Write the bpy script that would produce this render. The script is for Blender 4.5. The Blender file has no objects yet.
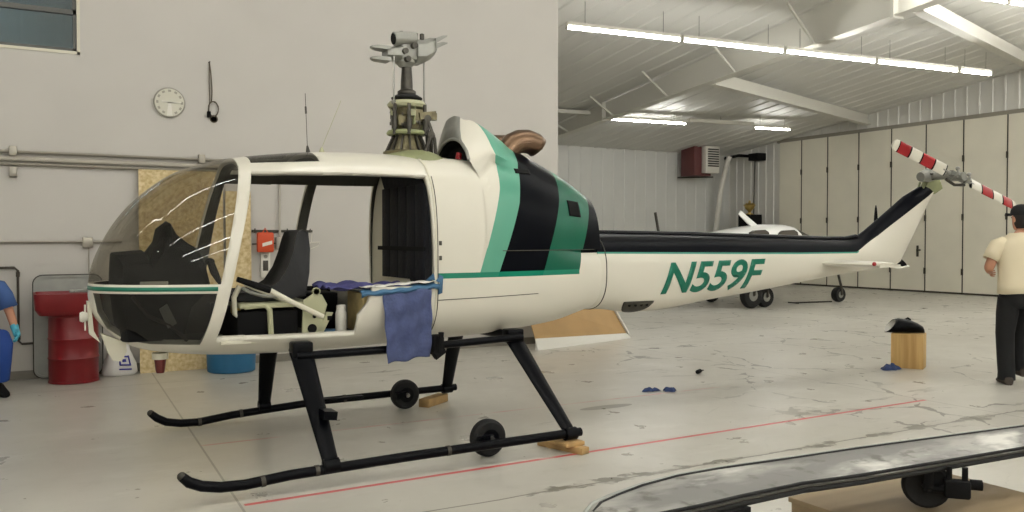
import bpy, bmesh, math, random
from mathutils import Vector, Matrix
import numpy as np
random.seed(7)
PI = math.pi
S = bpy.context.scene
COL = S.collection

# ------------------------------------------------------------------ camera, world, exposure
cam_d = bpy.data.cameras.new('camera')
cam_d.sensor_width = 36.0
cam_d.lens = 860.0 / 1024.0 * 36.0
cam_d.clip_start = 0.05
cam = bpy.data.objects.new('camera', cam_d)
COL.objects.link(cam)
cam.location = (0, 0, 1.45)
cam.rotation_euler = (PI / 2 - math.atan(18 / 860), 0, math.radians(-29.5))
S.camera = cam
S.view_settings.view_transform = 'Standard'
S.view_settings.look = 'None'
S.view_settings.gamma = 1
S.view_settings.use_curve_mapping = False
S.view_settings.exposure = 0.0
W = bpy.data.worlds.new('world')
S.world = W
W.use_nodes = True
W.node_tree.nodes['Background'].inputs[0].default_value = (0.75, 0.85, 1.0, 1)
W.node_tree.nodes['Background'].inputs[1].default_value = 0.3
TUBE = 64.0           # strength of the fluorescent tubes

# ------------------------------------------------------------------ helpers
def lin(c):
    if isinstance(c, str):
        c = [int(c[i:i + 2], 16) / 255 for i in (0, 2, 4)]
    return tuple((x / 12.92 if x <= .04045 else ((x + .055) / 1.055) ** 2.4) for x in c) + (1.0,)

def mat(name, col, rough=.5, metal=0.0, var=0.0, vscale=6.0, bump=0.0, bscale=40.0, coat=0.0, emit=0.0, col2=None, spec=.5, stretch=None):
    m = bpy.data.materials.new(name); m.use_nodes = True
    nt = m.node_tree; b = nt.nodes['Principled BSDF']
    c = lin(col)
    b.inputs['Base Color'].default_value = c
    b.inputs['Roughness'].default_value = rough
    b.inputs['Metallic'].default_value = metal
    b.inputs['Coat Weight'].default_value = coat
    b.inputs['Coat Roughness'].default_value = .08
    b.inputs['Specular IOR Level'].default_value = spec
    if emit:
        b.inputs['Emission Color'].default_value = c
        b.inputs['Emission Strength'].default_value = emit
    if var or bump:
        tc = nt.nodes.new('ShaderNodeTexCoord')
    if var:
        n = nt.nodes.new('ShaderNodeTexNoise'); n.inputs['Scale'].default_value = vscale; n.inputs['Detail'].default_value = 6
        mp = nt.nodes.new('ShaderNodeMapping'); mp.inputs['Scale'].default_value = stretch or (1, 1, 1)
        nt.links.new(tc.outputs['Object'], mp.inputs[0]); nt.links.new(mp.outputs[0], n.inputs['Vector'])
        r = nt.nodes.new('ShaderNodeValToRGB')
        c2 = lin(col2) if col2 else tuple(x * (1 - var) for x in c[:3]) + (1,)
        r.color_ramp.elements[0].color = c2; r.color_ramp.elements[0].position = .3
        r.color_ramp.elements[1].color = c; r.color_ramp.elements[1].position = .65
        nt.links.new(n.outputs['Fac'], r.inputs['Fac'])
        nt.links.new(r.outputs['Color'], b.inputs['Base Color'])
    if bump:
        n2 = nt.nodes.new('ShaderNodeTexNoise'); n2.inputs['Scale'].default_value = bscale; n2.inputs['Detail'].default_value = 4
        nt.links.new(tc.outputs['Object'], n2.inputs['Vector'])
        bp = nt.nodes.new('ShaderNodeBump'); bp.inputs['Strength'].default_value = bump; bp.inputs['Distance'].default_value = .01
        nt.links.new(n2.outputs['Fac'], bp.inputs['Height'])
        nt.links.new(bp.outputs['Normal'], b.inputs['Normal'])
    return m

def glass(name, tint, rough=.03, ior=1.45):
    m = bpy.data.materials.new(name); m.use_nodes = True
    nt = m.node_tree
    for n in list(nt.nodes):
        if n.type != 'OUTPUT_MATERIAL': nt.nodes.remove(n)
    o = [n for n in nt.nodes if n.type == 'OUTPUT_MATERIAL'][0]
    t = nt.nodes.new('ShaderNodeBsdfTransparent'); t.inputs[0].default_value = tint + (1,)
    g = nt.nodes.new('ShaderNodeBsdfGlossy'); g.inputs['Roughness'].default_value = rough
    lw = nt.nodes.new('ShaderNodeLayerWeight'); lw.inputs['Blend'].default_value = .5
    pw = nt.nodes.new('ShaderNodeMath'); pw.operation = 'POWER'; nt.links.new(lw.outputs['Facing'], pw.inputs[0]); pw.inputs[1].default_value = 4.5
    f = nt.nodes.new('ShaderNodeMath'); f.operation = 'MULTIPLY_ADD'; nt.links.new(pw.outputs[0], f.inputs[0]); f.inputs[1].default_value = .7; f.inputs[2].default_value = ((ior - 1) / (ior + 1)) ** 2 + .01
    mx = nt.nodes.new('ShaderNodeMixShader')
    nt.links.new(f.outputs[0], mx.inputs[0]); nt.links.new(t.outputs[0], mx.inputs[1]); nt.links.new(g.outputs[0], mx.inputs[2])
    nt.links.new(mx.outputs[0], o.inputs['Surface'])
    return m

class NB:
    """tiny node-math builder on object coordinates"""
    def __init__(s, m, off=(0, 0, 0)):
        s.nt = m.node_tree; tc = s.nt.nodes.new('ShaderNodeTexCoord')
        a = s.nt.nodes.new('ShaderNodeVectorMath'); a.operation = 'ADD'; a.inputs[1].default_value = off
        s.nt.links.new(tc.outputs['Object'], a.inputs[0])
        s.vec = a.outputs[0]
        sp = s.nt.nodes.new('ShaderNodeSeparateXYZ'); s.nt.links.new(s.vec, sp.inputs[0])
        s.x, s.y, s.z = sp.outputs
    def m(s, op, a, b=None, clamp=False):
        n = s.nt.nodes.new('ShaderNodeMath'); n.operation = op; n.use_clamp = clamp
        for i, v in enumerate((a, b)):
            if v is None: continue
            if isinstance(v, (int, float)): n.inputs[i].default_value = v
            else: s.nt.links.new(v, n.inputs[i])
        return n.outputs[0]
    def gt(s, a, b): return s.m('GREATER_THAN', a, b)
    def lt(s, a, b): return s.m('LESS_THAN', a, b)
    def mul(s, *a):
        r = a[0]
        for k in a[1:]: r = s.m('MULTIPLY', r, k)
        return r
    def curve(s, v, pts):
        """piecewise function: v -> value, through pts (v, value)"""
        pts = sorted(pts)
        v0, v1 = pts[0][0], pts[-1][0]
        ys = [p[1] for p in pts]; y0, y1 = min(ys), max(ys)
        d = (y1 - y0) or 1
        t = s.m('DIVIDE', s.m('SUBTRACT', v, v0), v1 - v0, True)
        f = s.nt.nodes.new('ShaderNodeFloatCurve')
        c = f.mapping.curves[0]
        n = [((p[0] - v0) / (v1 - v0), (p[1] - y0) / d) for p in pts]
        c.points[0].location = n[0]; c.points[1].location = n[-1]
        for q in n[1:-1]: c.points.new(*q)
        for p in c.points: p.handle_type = 'VECTOR'
        f.mapping.update()
        s.nt.links.new(t, f.inputs['Value'])
        return s.m('ADD', s.m('MULTIPLY', f.outputs[0], d), y0)
    def noise(s, scale, detail=4, stretch=None, rough=.55):
        n = s.nt.nodes.new('ShaderNodeTexNoise'); n.inputs['Scale'].default_value = scale
        n.inputs['Detail'].default_value = detail; n.inputs['Roughness'].default_value = rough
        v = s.vec
        if stretch:
            mp = s.nt.nodes.new('ShaderNodeMapping'); mp.inputs['Scale'].default_value = stretch
            s.nt.links.new(v, mp.inputs[0]); v = mp.outputs[0]
        s.nt.links.new(v, n.inputs['Vector'])
        return n.outputs['Fac']
    def ramp(s, f, a, b):
        return s.m('DIVIDE', s.m('SUBTRACT', f, a), b - a, True)
    def mix(s, fac, c0, c1):
        n = s.nt.nodes.new('ShaderNodeMix'); n.data_type = 'RGBA'
        s.nt.links.new(fac, n.inputs[0]) if not isinstance(fac, (int, float)) else setattr(n.inputs[0], 'default_value', fac)
        for i, c in ((6, c0), (7, c1)):
            if isinstance(c, tuple): n.inputs[i].default_value = c
            else: s.nt.links.new(c, n.inputs[i])
        return n.outputs[2]

def mono(xs, ys):
    xs = list(xs); ys = list(ys); n = len(xs)
    d = [(ys[i + 1] - ys[i]) / (xs[i + 1] - xs[i]) for i in range(n - 1)]
    m = [d[0]] + [0 if d[i - 1] * d[i] <= 0 else 2 * d[i - 1] * d[i] / (d[i - 1] + d[i]) for i in range(1, n - 1)] + [d[-1]]
    def f(x):
        if x <= xs[0]: return ys[0]
        if x >= xs[-1]: return ys[-1]
        i = max(j for j in range(n - 1) if xs[j] <= x)
        h = xs[i + 1] - xs[i]; t = (x - xs[i]) / h
        return ((2 * t**3 - 3 * t**2 + 1) * ys[i] + (t**3 - 2 * t**2 + t) * h * m[i] + (-2 * t**3 + 3 * t**2) * ys[i + 1] + (t**3 - t**2) * h * m[i + 1])
    return f

class MB:
    def __init__(s): s.bm = bmesh.new(); s.mi = 0
    def _f(s, vs):
        try:
            f = s.bm.faces.new(vs); f.material_index = s.mi; return f
        except ValueError: return None
    def loft(s, rings, closed=True, cap0=True, cap1=True):
        rv = [[s.bm.verts.new(p) for p in r] for r in rings]
        n = len(rv[0])
        for a, b in zip(rv, rv[1:]):
            for i in range(n if closed else n - 1):
                j = (i + 1) % n
                s._f((a[i], a[j], b[j], b[i]))
        if closed and cap0: s._f(list(reversed(rv[0])))
        if closed and cap1: s._f(rv[-1])
        return rv
    def box(s, lo, hi, bev=0.0, M=None):
        lo, hi = Vector(lo), Vector(hi); c = (lo + hi) / 2; d = hi - lo
        r = bmesh.ops.create_cube(s.bm, size=1, matrix=(M or Matrix()) @ Matrix.Translation(c) @ Matrix.Diagonal((*d, 1)))
        vs = r['verts']
        for v in vs:
            for f in v.link_faces: f.material_index = s.mi
        if bev:
            es = list({e for v in vs for e in v.link_edges})
            q = bmesh.ops.bevel(s.bm, geom=es, offset=bev, segments=2, affect='EDGES', profile=.5)
            for f in q['faces']: f.material_index = s.mi
        return s
    def _frame(s, d):
        d = d.normalized(); a = Vector((0, 0, 1)) if abs(d.z) < .9 else Vector((1, 0, 0))
        u = d.cross(a).normalized(); return u, d.cross(u).normalized()
    def tube(s, pts, r, seg=10, cap=True, sx=1.0, up=None):
        pts = [Vector(p) for p in pts]
        rs = r if isinstance(r, (list, tuple)) else [r] * len(pts)
        rings = []; u = None
        for i, p in enumerate(pts):
            d = (pts[min(i + 1, len(pts) - 1)] - pts[max(i - 1, 0)]).normalized()
            if up is not None:
                u = d.cross(Vector(up)).normalized()
            elif u is None: u, _ = s._frame(d)
            else: u = (u - d * u.dot(d)).normalized()
            w = d.cross(u)
            rings.append([p + (u * math.cos(2 * PI * k / seg) * sx + w * math.sin(2 * PI * k / seg)) * rs[i] for k in range(seg)])
        s.loft(rings, True, cap, cap); return s
    def bar(s, p0, p1, w, h, up=(0, 0, 1), w2=None, h2=None):
        p0, p1 = Vector(p0), Vector(p1); d = (p1 - p0).normalized(); u = d.cross(Vector(up)).normalized(); v = u.cross(d)
        w2 = w2 or w; h2 = h2 or h
        s.loft([[p + u * a * ww / 2 + v * b * hh / 2 for a, b in ((-1, -1), (1, -1), (1, 1), (-1, 1))] for p, ww, hh in ((p0, w, h), (p1, w2, h2))])
        return s
    def lathe(s, c, prof, seg=24, axis='Z', sx=1.0, sy=1.0, cap=True):
        c = Vector(c); rings = []
        for r, h in prof:
            ring = []
            for k in range(seg):
                a = 2 * PI * k / seg; p, q = r * math.cos(a) * sx, r * math.sin(a) * sy
                ring.append(c + Vector({'Z': (p, q, h), 'X': (h, p, q), 'Y': (q, h, p)}[axis]))
            rings.append(ring)
        s.loft(rings, True, cap, cap); return s
    def prism(s, poly, y0, y1, axis='Y'):
        f = {'Y': lambda a, b, t: (a, t, b), 'X': lambda a, b, t: (t, a, b), 'Z': lambda a, b, t: (a, b, t)}[axis]
        s.loft([[f(a, b, y0) for a, b in poly], [f(a, b, y1) for a, b in poly]]); return s
    def sphere(s, c, r, sc=(1, 1, 1), seg=16):
        q = bmesh.ops.create_uvsphere(s.bm, u_segments=seg, v_segments=max(8, seg // 2), radius=r, matrix=Matrix.Translation(c) @ Matrix.Diagonal((*sc, 1)))
        for v in q['verts']:
            for f in v.link_faces: f.material_index = s.mi
        return s

ORG = {}
def root_of(p):
    while p.parent: p = p.parent
    return p
def obj(name, mb, mats, parent=None, base=(0, 0, 0), smooth=True, angle=40, recalc=True):
    bm = mb.bm if isinstance(mb, MB) else mb
    if recalc: bmesh.ops.recalc_face_normals(bm, faces=bm.faces)
    if parent is not None: base = ORG[root_of(parent).name]
    bmesh.ops.translate(bm, verts=bm.verts, vec=-Vector(base))
    me = bpy.data.meshes.new(name); 
    if smooth:
        for f in bm.faces: f.smooth = True
        for e in bm.edges:
            if len(e.link_faces) == 2:
                if e.calc_face_angle(0) > math.radians(angle): e.smooth = False
    bm.to_mesh(me); bm.free()
    for m in (mats if isinstance(mats, (list, tuple)) else [mats]): me.materials.append(m)
    o = bpy.data.objects.new(name, me); COL.objects.link(o)
    if parent is not None: o.parent = parent
    else: o.location = base; ORG[o.name] = tuple(base)
    return o
def tag(o, label=None, cat=None, group=None, kind=None):
    if label: o['label'] = label
    if cat: o['category'] = cat
    if group: o['group'] = group
    if kind: o['kind'] = kind
    return o
def thing(name, loc, label, cat, group=None):
    o = bpy.data.objects.new(name, None); COL.objects.link(o); o.empty_display_size = .1
    o.location = loc; ORG[o.name] = tuple(loc)
    return tag(o, label, cat, group)
def struct(name, mb, mats, parent=None, **k):
    o = obj(name, mb, mats, parent, **k)
    if parent is None: o['kind'] = 'structure'
    return o
def copy_tree(o, parent=None):
    c = o.copy(); COL.objects.link(c)
    if parent is not None: c.parent = parent
    for ch in list(o.children): copy_tree(ch, c)
    return c
def solid(o, t, off=-1, moff=0):
    m = o.modifiers.new('thickness', 'SOLIDIFY'); m.thickness = t; m.offset = off; m.material_offset = moff; m.use_even_offset = False
    return o
def cut_plane(bm, p, n):
    bmesh.ops.bisect_plane(bm, geom=bm.verts[:] + bm.edges[:] + bm.faces[:], plane_co=p, plane_no=n, dist=1e-5)
def cut_poly(bm, poly):
    for a, b in zip(poly, poly[1:] + poly[:1]):
        d = Vector((b[0] - a[0], 0, b[1] - a[1]))
        cut_plane(bm, (a[0], 0, a[1]), d.cross(Vector((0, 1, 0))).normalized())
def inside(poly, x, z):
    sg = 0
    for a, b in zip(poly, poly[1:] + poly[:1]):
        c = (b[0] - a[0]) * (z - a[1]) - (b[1] - a[1]) * (x - a[0])
        if abs(c) < 1e-9: continue
        if sg == 0: sg = 1 if c > 0 else -1
        elif (c > 0) != (sg > 0): return False
    return True

# ------------------------------------------------------------------ materials
M = {}
M['wall'] = mat('painted_block', 'C2BEB7', .6, var=.05, vscale=1.2)
M['sheet'] = mat('wall_sheet', 'CACAC4', .45, var=.04, vscale=2)
M['liner'] = mat('white_liner', 'EDECE6', .5)
M['sheet_rib'] = mat('ribbed_sheet', 'CECCC4', .4)
M['roof'] = mat('roof_sheet', 'D3D2CB', .5, spec=.35)
M['beam'] = mat('white_steel', 'CFCDC3', .5, spec=.35)
M['door'] = mat('door_panel', 'E0DBC9', .55, var=.07, vscale=1.5)
M['seam'] = mat('dark_seam', '3C372E', .8)
M['conduit'] = mat('conduit', '9A958A', .4, metal=.6)
M['conduit_paint'] = mat('conduit_paint', 'B4AEA2', .5)
M['white'] = mat('white_paint', 'D4D0C2', .28, coat=.35)
M['cream'] = mat('cream_paint', 'CFCBB8', .4)
M['olive'] = mat('interior_olive', '3A382E', .6)
M['black'] = mat('black_paint', '05060A', .3, spec=.1)
M['matblack'] = mat('matt_black', '060607', .85, spec=.25)
M['navy'] = mat('navy_cloth', '0A0D16', .85, var=.35, vscale=9, bump=.5, bscale=25)
M['rubber'] = mat('rubber', '0A0A0A', .8, bump=.15, bscale=90)
M['blackleather'] = mat('black_leather', '07080B', .45, bump=.15, spec=.35)
M['grey'] = mat('cast_grey', '92928B', .42, metal=.35, var=.12, vscale=12)
M['steel'] = mat('steel', '8B8A84', .3, metal=.9)
M['darksteel'] = mat('dark_steel', '4A4740', .45, metal=.6, var=.3, vscale=30)
M['primer'] = mat('green_primer', '8C9168', .5, var=.15, vscale=10)
M['brassy'] = mat('old_gearbox', '7E7658', .45, metal=.4, var=.45, vscale=25)
M['copper'] = mat('scorched_copper', '7C6450', .34, metal=.85, var=.35, vscale=8)
M['lgreen'] = mat('pale_green', 'A8A888', .6)
M['red'] = mat('red_paint', '9A0E16', .4)
M['redblade'] = mat('blade_red', '98101A', .35)
M['drum'] = mat('drum_red', '740A12', .4, var=.12, vscale=5)
M['drumblue'] = mat('drum_blue', '1D5F86', .5)
M['osb'] = mat('strand_board', 'D9C79C', .7, var=.5, vscale=26, col2='B59C6A')
M['pine'] = mat('pine', 'CDAA70', .6, var=.3, vscale=14, col2='A98449', stretch=(1, 1, .06))
M['pine_end'] = mat('pine_offcut', 'B4925F', .65, var=.35, vscale=10)
M['ply'] = mat('plywood', 'A08B6B', .6, var=.3, vscale=5, stretch=(.15, 1.4, 1))
M['plyedge'] = mat('ply_edge', 'A9804F', .7)
M['kraft'] = mat('kraft_card', 'B08F60', .75, var=.12, vscale=3)
M['paper'] = mat('white_paper', 'E0DED6', .7)
M['galv'] = mat('galvanised', 'A3A59E', .45, metal=.1, var=.2, vscale=6)
M['towel'] = mat('blue_towel', '49537A', .9, var=.3, vscale=14, bump=.6, bscale=60)
M['tape'] = mat('blue_tape', '355F80', .6)
M['bluecloth'] = mat('blue_gloves', '273A66', .7)
M['skin'] = mat('skin', 'B98468', .55)
M['shirt_cream'] = mat('cream_shirt', 'D9CDB0', .85, bump=.35, bscale=14)
M['shirt_blue'] = mat('blue_shirt', '3E5C92', .85, bump=.35, bscale=14)
M['apron'] = mat('blue_apron', '123C86', .7)
M['trousers'] = mat('black_trousers', '08090B', .9, bump=.3, bscale=14)
M['boot'] = mat('brown_boot', '3A3128', .7)
M['hair'] = mat('dark_hair', '1B1512', .7)
M['cap'] = mat('black_cap', '08080A', .8)
M['teal'] = mat('teal_gloves', '4AA8C0', .45)
M['orange'] = mat('orange_bag', 'C94A20', .6)
M['plastic'] = mat('white_plastic', 'D8D5CA', .4)
M['bag'] = mat('sack_white', 'D5D3CE', .55, bump=.4, bscale=18)
M['sackblue'] = mat('sack_print', '2A2A8C', .5)
M['heater'] = mat('heater_red', '5E302F', .5)
M['brass'] = mat('brass', 'B59C5A', .3, metal=.8)
M['rope'] = mat('old_rope', '5E564A', .9)
M['dial'] = mat('clock_face', 'C9C6B6', .5)
M['dialgrey'] = mat('clock_marks', '9B988C', .6)
M['frame_al'] = mat('window_frame', '4A4A46', .4, metal=.4)
M['tube'] = bpy.data.materials.new('fluorescent'); M['tube'].use_nodes = True
_b = M['tube'].node_tree.nodes['Principled BSDF']
_b.inputs['Base Color'].default_value = (.9, .9, .9, 1)
_b.inputs['Emission Color'].default_value = (1.0, .985, .95, 1); _b.inputs['Emission Strength'].default_value = TUBE
M['fixture'] = mat('fixture_white', 'D5D3C8', .4)
M['windglass'] = glass('windshield_tint', (.62, .60, .55))
M['chinglass'] = glass('shade_tinted_glass', (.26, .26, .24))  # same glass as the windshield; the cabin's darkness is put into this tint
M['roofglass'] = glass('roof_tint', (.3, .3, .28))
M['window'] = glass('room_window', (.62, .68, .70), ior=1.9)
M['planewhite'] = mat('airplane_white', 'E2E2DE', .3, coat=.3)
M['panegrey'] = mat('dark_pane', '4A4640', .2)
M['greenline'] = mat('green_line', '0E6B55', .35)

# helicopter livery: slanted bands on the engine cowl (a painted pattern)
HO = (2.4, 5.9, 0.0)       # base of the helicopter
def livery(name):
    m = mat(name, 'D4D0C2', .3, coat=0, spec=.2); nb = NB(m, HO); b = m.node_tree.nodes['Principled BSDF']
    e1 = nb.curve(nb.z, [(1.15, 2.73), (1.2, 2.74), (1.8, 2.945), (1.98, 2.985), (2.12, 2.95), (2.4, 2.93)])
    e2 = nb.curve(nb.z, [(1.15, 2.88), (1.2, 2.90), (1.7, 3.105), (1.95, 3.17), (2.1, 3.20), (2.4, 3.2)])
    e3 = nb.curve(nb.z, [(1.15, 3.29), (1.2, 3.31), (1.73, 3.53), (1.92, 3.58), (2.4, 3.6)])
    e4 = nb.curve(nb.z, [(1.15, 3.68), (1.2, 3.69), (1.43, 3.78), (1.78, 3.92), (2.4, 4.0)])
    up = nb.gt(nb.z, 1.175)
    line = nb.mul(up, nb.lt(nb.z, 1.212), nb.lt(nb.x, 3.69))
    c = nb.mix(nb.mul(up, nb.gt(nb.x, e1)), lin('D4D0C2'), lin('599A83'))
    c = nb.mix(nb.mul(up, nb.gt(nb.x, e2)), c, lin('07090F'))
    c = nb.mix(nb.mul(up, nb.gt(nb.x, e3)), c, lin('055742'))
    tail = nb.mul(nb.gt(nb.x, e4), nb.gt(nb.z, 1.335))
    white2 = nb.mul(nb.gt(nb.x, e4), nb.lt(nb.z, 1.335))
    c = nb.mix(tail, c, lin('07090F'))
    c = nb.mix(white2, c, lin('D4D0C2'))
    c = nb.mix(line, c, lin('1B7A62'))
    dark = nb.m('MULTIPLY', nb.m('MULTIPLY', up, nb.gt(nb.x, e2)), nb.lt(nb.x, e3))
    dark = nb.m('MAXIMUM', dark, tail)
    m.node_tree.links.new(nb.m('SUBTRACT', .3, nb.m('MULTIPLY', dark, .24)), b.inputs['Specular IOR Level'])
    m.node_tree.links.new(c, b.inputs['Base Color'])
    return m
M['livery'] = livery('cowl_livery')
def boom_mat():
    m = mat('boom_livery', 'D4D0C2', .34, spec=.16); nb = NB(m, HO); b = m.node_tree.nodes['Principled BSDF']
    ze = nb.curve(nb.x, [(3.5, 1.345), (5.1, 1.325), (6.33, 1.312), (7.22, 1.312), (7.6, 1.475), (8.5, 1.93), (9.0, 2.2)])
    blk = nb.gt(nb.z, ze)
    tl = nb.mul(nb.gt(nb.z, nb.m('SUBTRACT', ze, .014)), nb.lt(nb.x, 7.25))
    c = nb.mix(tl, lin('D4D0C2'), lin('3C8C78'))
    c = nb.mix(blk, c, lin('07090F'))
    m.node_tree.links.new(nb.m('SUBTRACT', .3, nb.m('MULTIPLY', blk, .24)), b.inputs['Specular IOR Level'])
    m.node_tree.links.new(c, b.inputs['Base Color'])
    return m
M['boom'] = boom_mat()

def floor_mat():
    m = mat('sealed_concrete', 'ADA899', .25); nb = NB(m); b = m.node_tree.nodes['Principled BSDF']
    big = nb.ramp(nb.noise(.45, 5), .35, .68)
    c = nb.mix(big, lin('B4B0A6'), lin('C3C0B6'))
    fine = nb.ramp(nb.noise(5, 8, rough=.7), .55, .8)
    c = nb.mix(nb.m('MULTIPLY', fine, .35), c, lin('8F8A7C'))
    # chipped, scraped patches: long flakes lying along the length of the hall
    reg = nb.ramp(nb.noise(.55, 2, (1, 1.1, 1)), .40, .54)
    far = nb.ramp(nb.m('ADD', nb.x, nb.m('MULTIPLY', nb.y, .15)), 2.8, 4.5)
    chips = nb.ramp(nb.noise(1.9, 9, (.4, 1.9, 1), .72), .60, .64)
    c = nb.mix(nb.mul(chips, reg, nb.m('ADD', nb.m('MULTIPLY', far, .8), .05)), c, lin('7B776A'))
    bright = nb.ramp(nb.noise(1.5, 6, (.6, 1.6, 1), .7), .56, .72)
    c = nb.mix(nb.mul(bright, .5), c, lin('D4D2CA'))
    wob = nb.m('MULTIPLY', nb.m('SUBTRACT', nb.noise(1.7, 3), .5), .05)
    # saw-cut joints, crumbling along their length
    crumb = nb.ramp(nb.noise(7, 5), .40, .55)
    dy = nb.m('ABSOLUTE', nb.m('SUBTRACT', nb.m('ADD', nb.y, wob), 4.16))
    j1 = nb.mul(nb.lt(dy, .008), nb.gt(nb.x, .5))
    j1b = nb.mul(nb.lt(dy, nb.m('MULTIPLY', nb.ramp(nb.noise(2.2, 5), .44, .62), .085)), crumb, nb.gt(nb.x, 2.2))
    c = nb.mix(nb.m('MULTIPLY', nb.m('MAXIMUM', j1, j1b), .9), c, lin('6B675B'))
    dx = nb.m('ABSOLUTE', nb.m('SUBTRACT', nb.x, nb.m('ADD', 1.0, nb.m('MULTIPLY', nb.m('SUBTRACT', nb.y, 4.77), .033))))
    c = nb.mix(nb.m('MULTIPLY', nb.lt(dx, .007), .65), c, lin('6E6A5E'))
    for yy in (9.2, 14.0):
        c = nb.mix(nb.m('MULTIPLY', nb.lt(nb.m('ABSOLUTE', nb.m('SUBTRACT', nb.y, yy)), .008), .5), c, lin('6E6A5E'))
    for xx in (7.0, 13.0):
        c = nb.mix(nb.m('MULTIPLY', nb.lt(nb.m('ABSOLUTE', nb.m('SUBTRACT', nb.x, xx)), .008), .5), c, lin('6E6A5E'))
    vo = m.node_tree.nodes.new('ShaderNodeTexVoronoi'); vo.feature = 'DISTANCE_TO_EDGE'; vo.inputs['Scale'].default_value = .85
    wv = m.node_tree.nodes.new('ShaderNodeTexNoise'); wv.inputs['Scale'].default_value = 1.6; wv.inputs['Detail'].default_value = 6
    m.node_tree.links.new(nb.vec, wv.inputs['Vector'])
    ad = m.node_tree.nodes.new('ShaderNodeMixRGB'); ad.blend_type = 'ADD'; ad.inputs[0].default_value = .55
    m.node_tree.links.new(nb.vec, ad.inputs[1]); m.node_tree.links.new(wv.outputs['Color'], ad.inputs[2]); m.node_tree.links.new(ad.outputs[0], vo.inputs['Vector'])
    crk = nb.lt(vo.outputs['Distance'], nb.m('MULTIPLY', nb.ramp(nb.noise(3.1, 5), .45, .75), .035))
    cr_reg = nb.mul(nb.ramp(nb.m('ADD', nb.x, nb.m('MULTIPLY', nb.noise(.8, 2), 2)), 5.6, 7.2), nb.ramp(nb.noise(.5, 2), .38, .5))
    c = nb.mix(nb.mul(crk, cr_reg, .85), c, lin('5F5B50'))
    # marked red lines
    ly = nb.m('SUBTRACT', nb.y, nb.m('ADD', 4.737, nb.m('MULTIPLY', nb.x, .0169)))
    wear = nb.ramp(nb.noise(3.5, 6, (.8, 1, 1)), .22, .36)
    l1 = nb.mul(nb.lt(nb.m('ABSOLUTE', ly), .019), nb.gt(nb.x, 1.02), nb.lt(nb.x, 7.0), wear, .92)
    c = nb.mix(l1, c, lin('C23A42'))
    ly2 = nb.m('ABSOLUTE', nb.m('SUBTRACT', nb.y, 6.27))
    wear2 = nb.ramp(nb.noise(2.4, 6, (.8, 1, 1)), .42, .58)
    l2 = nb.mul(nb.lt(ly2, .016), nb.gt(nb.x, 1.05), nb.lt(nb.x, 6.0), wear2, .6)
    c = nb.mix(l2, c, lin('BE5A58'))
    # a long oily mark
    ex = nb.m('POWER', nb.m('DIVIDE', nb.m('SUBTRACT', nb.x, 4.33), .27), 2)
    ey = nb.m('POWER', nb.m('DIVIDE', nb.m('SUBTRACT', nb.y, 6.0), .07), 2)
    oil = nb.lt(nb.m('ADD', ex, nb.m('ADD', ey, nb.m('MULTIPLY', wob, 10))), 1)
    c = nb.mix(nb.m('MULTIPLY', oil, .75), c, lin('6E6858'))
    m.node_tree.links.new(c, b.inputs['Base Color'])
    rr = nb.m('ADD', nb.m('MULTIPLY', nb.noise(3, 6), .22), .2)
    m.node_tree.links.new(rr, b.inputs['Roughness'])
    return m
M['floor'] = floor_mat()

# ------------------------------------------------------------------ the hangar
XL, XR, YF, YB, YP, XP = -7.0, 20.9, -7.0, 21.9, 10.12, 6.46
RIDGE = -1.0
def roof_z(y): return 4.94 + .126 * (16.4 - y) if y > RIDGE else 4.94 + .126 * (16.4 - RIDGE) - .126 * (RIDGE - y)

b = MB(); b.box((XL - .2, YF - .2, -.2), (XR + .2, YB + .2, 0)); struct('floor', b, M['floor'], smooth=False)

b = MB()           # ribbed roof liner: ribs run up the slope
prof = []
x = XL - .2
while x < XR + .3:
    prof += [(x, 0), (x + .38, 0), (x + .41, -.02), (x + .45, -.02)]
    x += .48
rings = [[(px_, y, roof_z(y) + dz) for px_, dz in prof] for y in (YF - .2, RIDGE, YB + .2)]
b.loft(rings, closed=False)
o = struct('ceiling', b, M['roof'], smooth=False); solid(o, .02, 1)

def ribbed(b, p0, p1, z0, z1, side, pitch=.30, depth=.03, rib=.05):
    """upright ribs on a wall line p0-p1; z1 may be a function of (x, y)"""
    p0, p1 = Vector(p0), Vector(p1); d = p1 - p0; L = d.length; d.normalize(); n = Vector((-d.y, d.x)) * side
    pts = []; t = 0
    while t < L:
        for tt, h in ((t, 0), (t + pitch - rib - .02, 0), (t + pitch - rib, depth), (t + pitch - .01, depth)):
            if tt <= L: pts.append(p0 + d * tt + n * h)
        t += pitch
    pts.append(p1)
    f = z1 if callable(z1) else (lambda q: z1)
    b.loft([[(q.x, q.y, z0) for q in pts], [(q.x, q.y, f(q)) for q in pts]], closed=False)

# partition wall on the left, with its window hole
b = MB(); wz0, wz1, wx0, wx1 = 3.40, 4.45, -2.4, .49
top = roof_z(YP) + .02
b.box((XL, YP, 0), (wx0, YP + .15, top)); b.box((wx1, YP, 0), (XP, YP + .15, top))
b.box((wx0, YP, 0), (wx1, YP + .15, wz0)); b.box((wx0, YP, wz1), (wx1, YP + .15, top))
struct('wall_left', b, M['wall'], smooth=False)
b = MB(); b.loft([[(XP - .15, y, 0) for y in (YP + .15, YB)], [(XP - .15, y, roof_z(y) + .02) for y in (YP + .15, YB)],
                  [(XP, y, roof_z(y) + .02) for y in (YP + .15, YB)], [(XP, y, 0) for y in (YP + .15, YB)]], closed=False)
struct('wall_return', b, M['wall'], smooth=False)
b = MB(); ribbed(b, (XP, YB), (XR, YB), 0, roof_z(YB) + .02, -1, pitch=.42, depth=.014, rib=.07); o = struct('wall_back', b, M['sheet'], smooth=False); solid(o, .05, 1)
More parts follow.
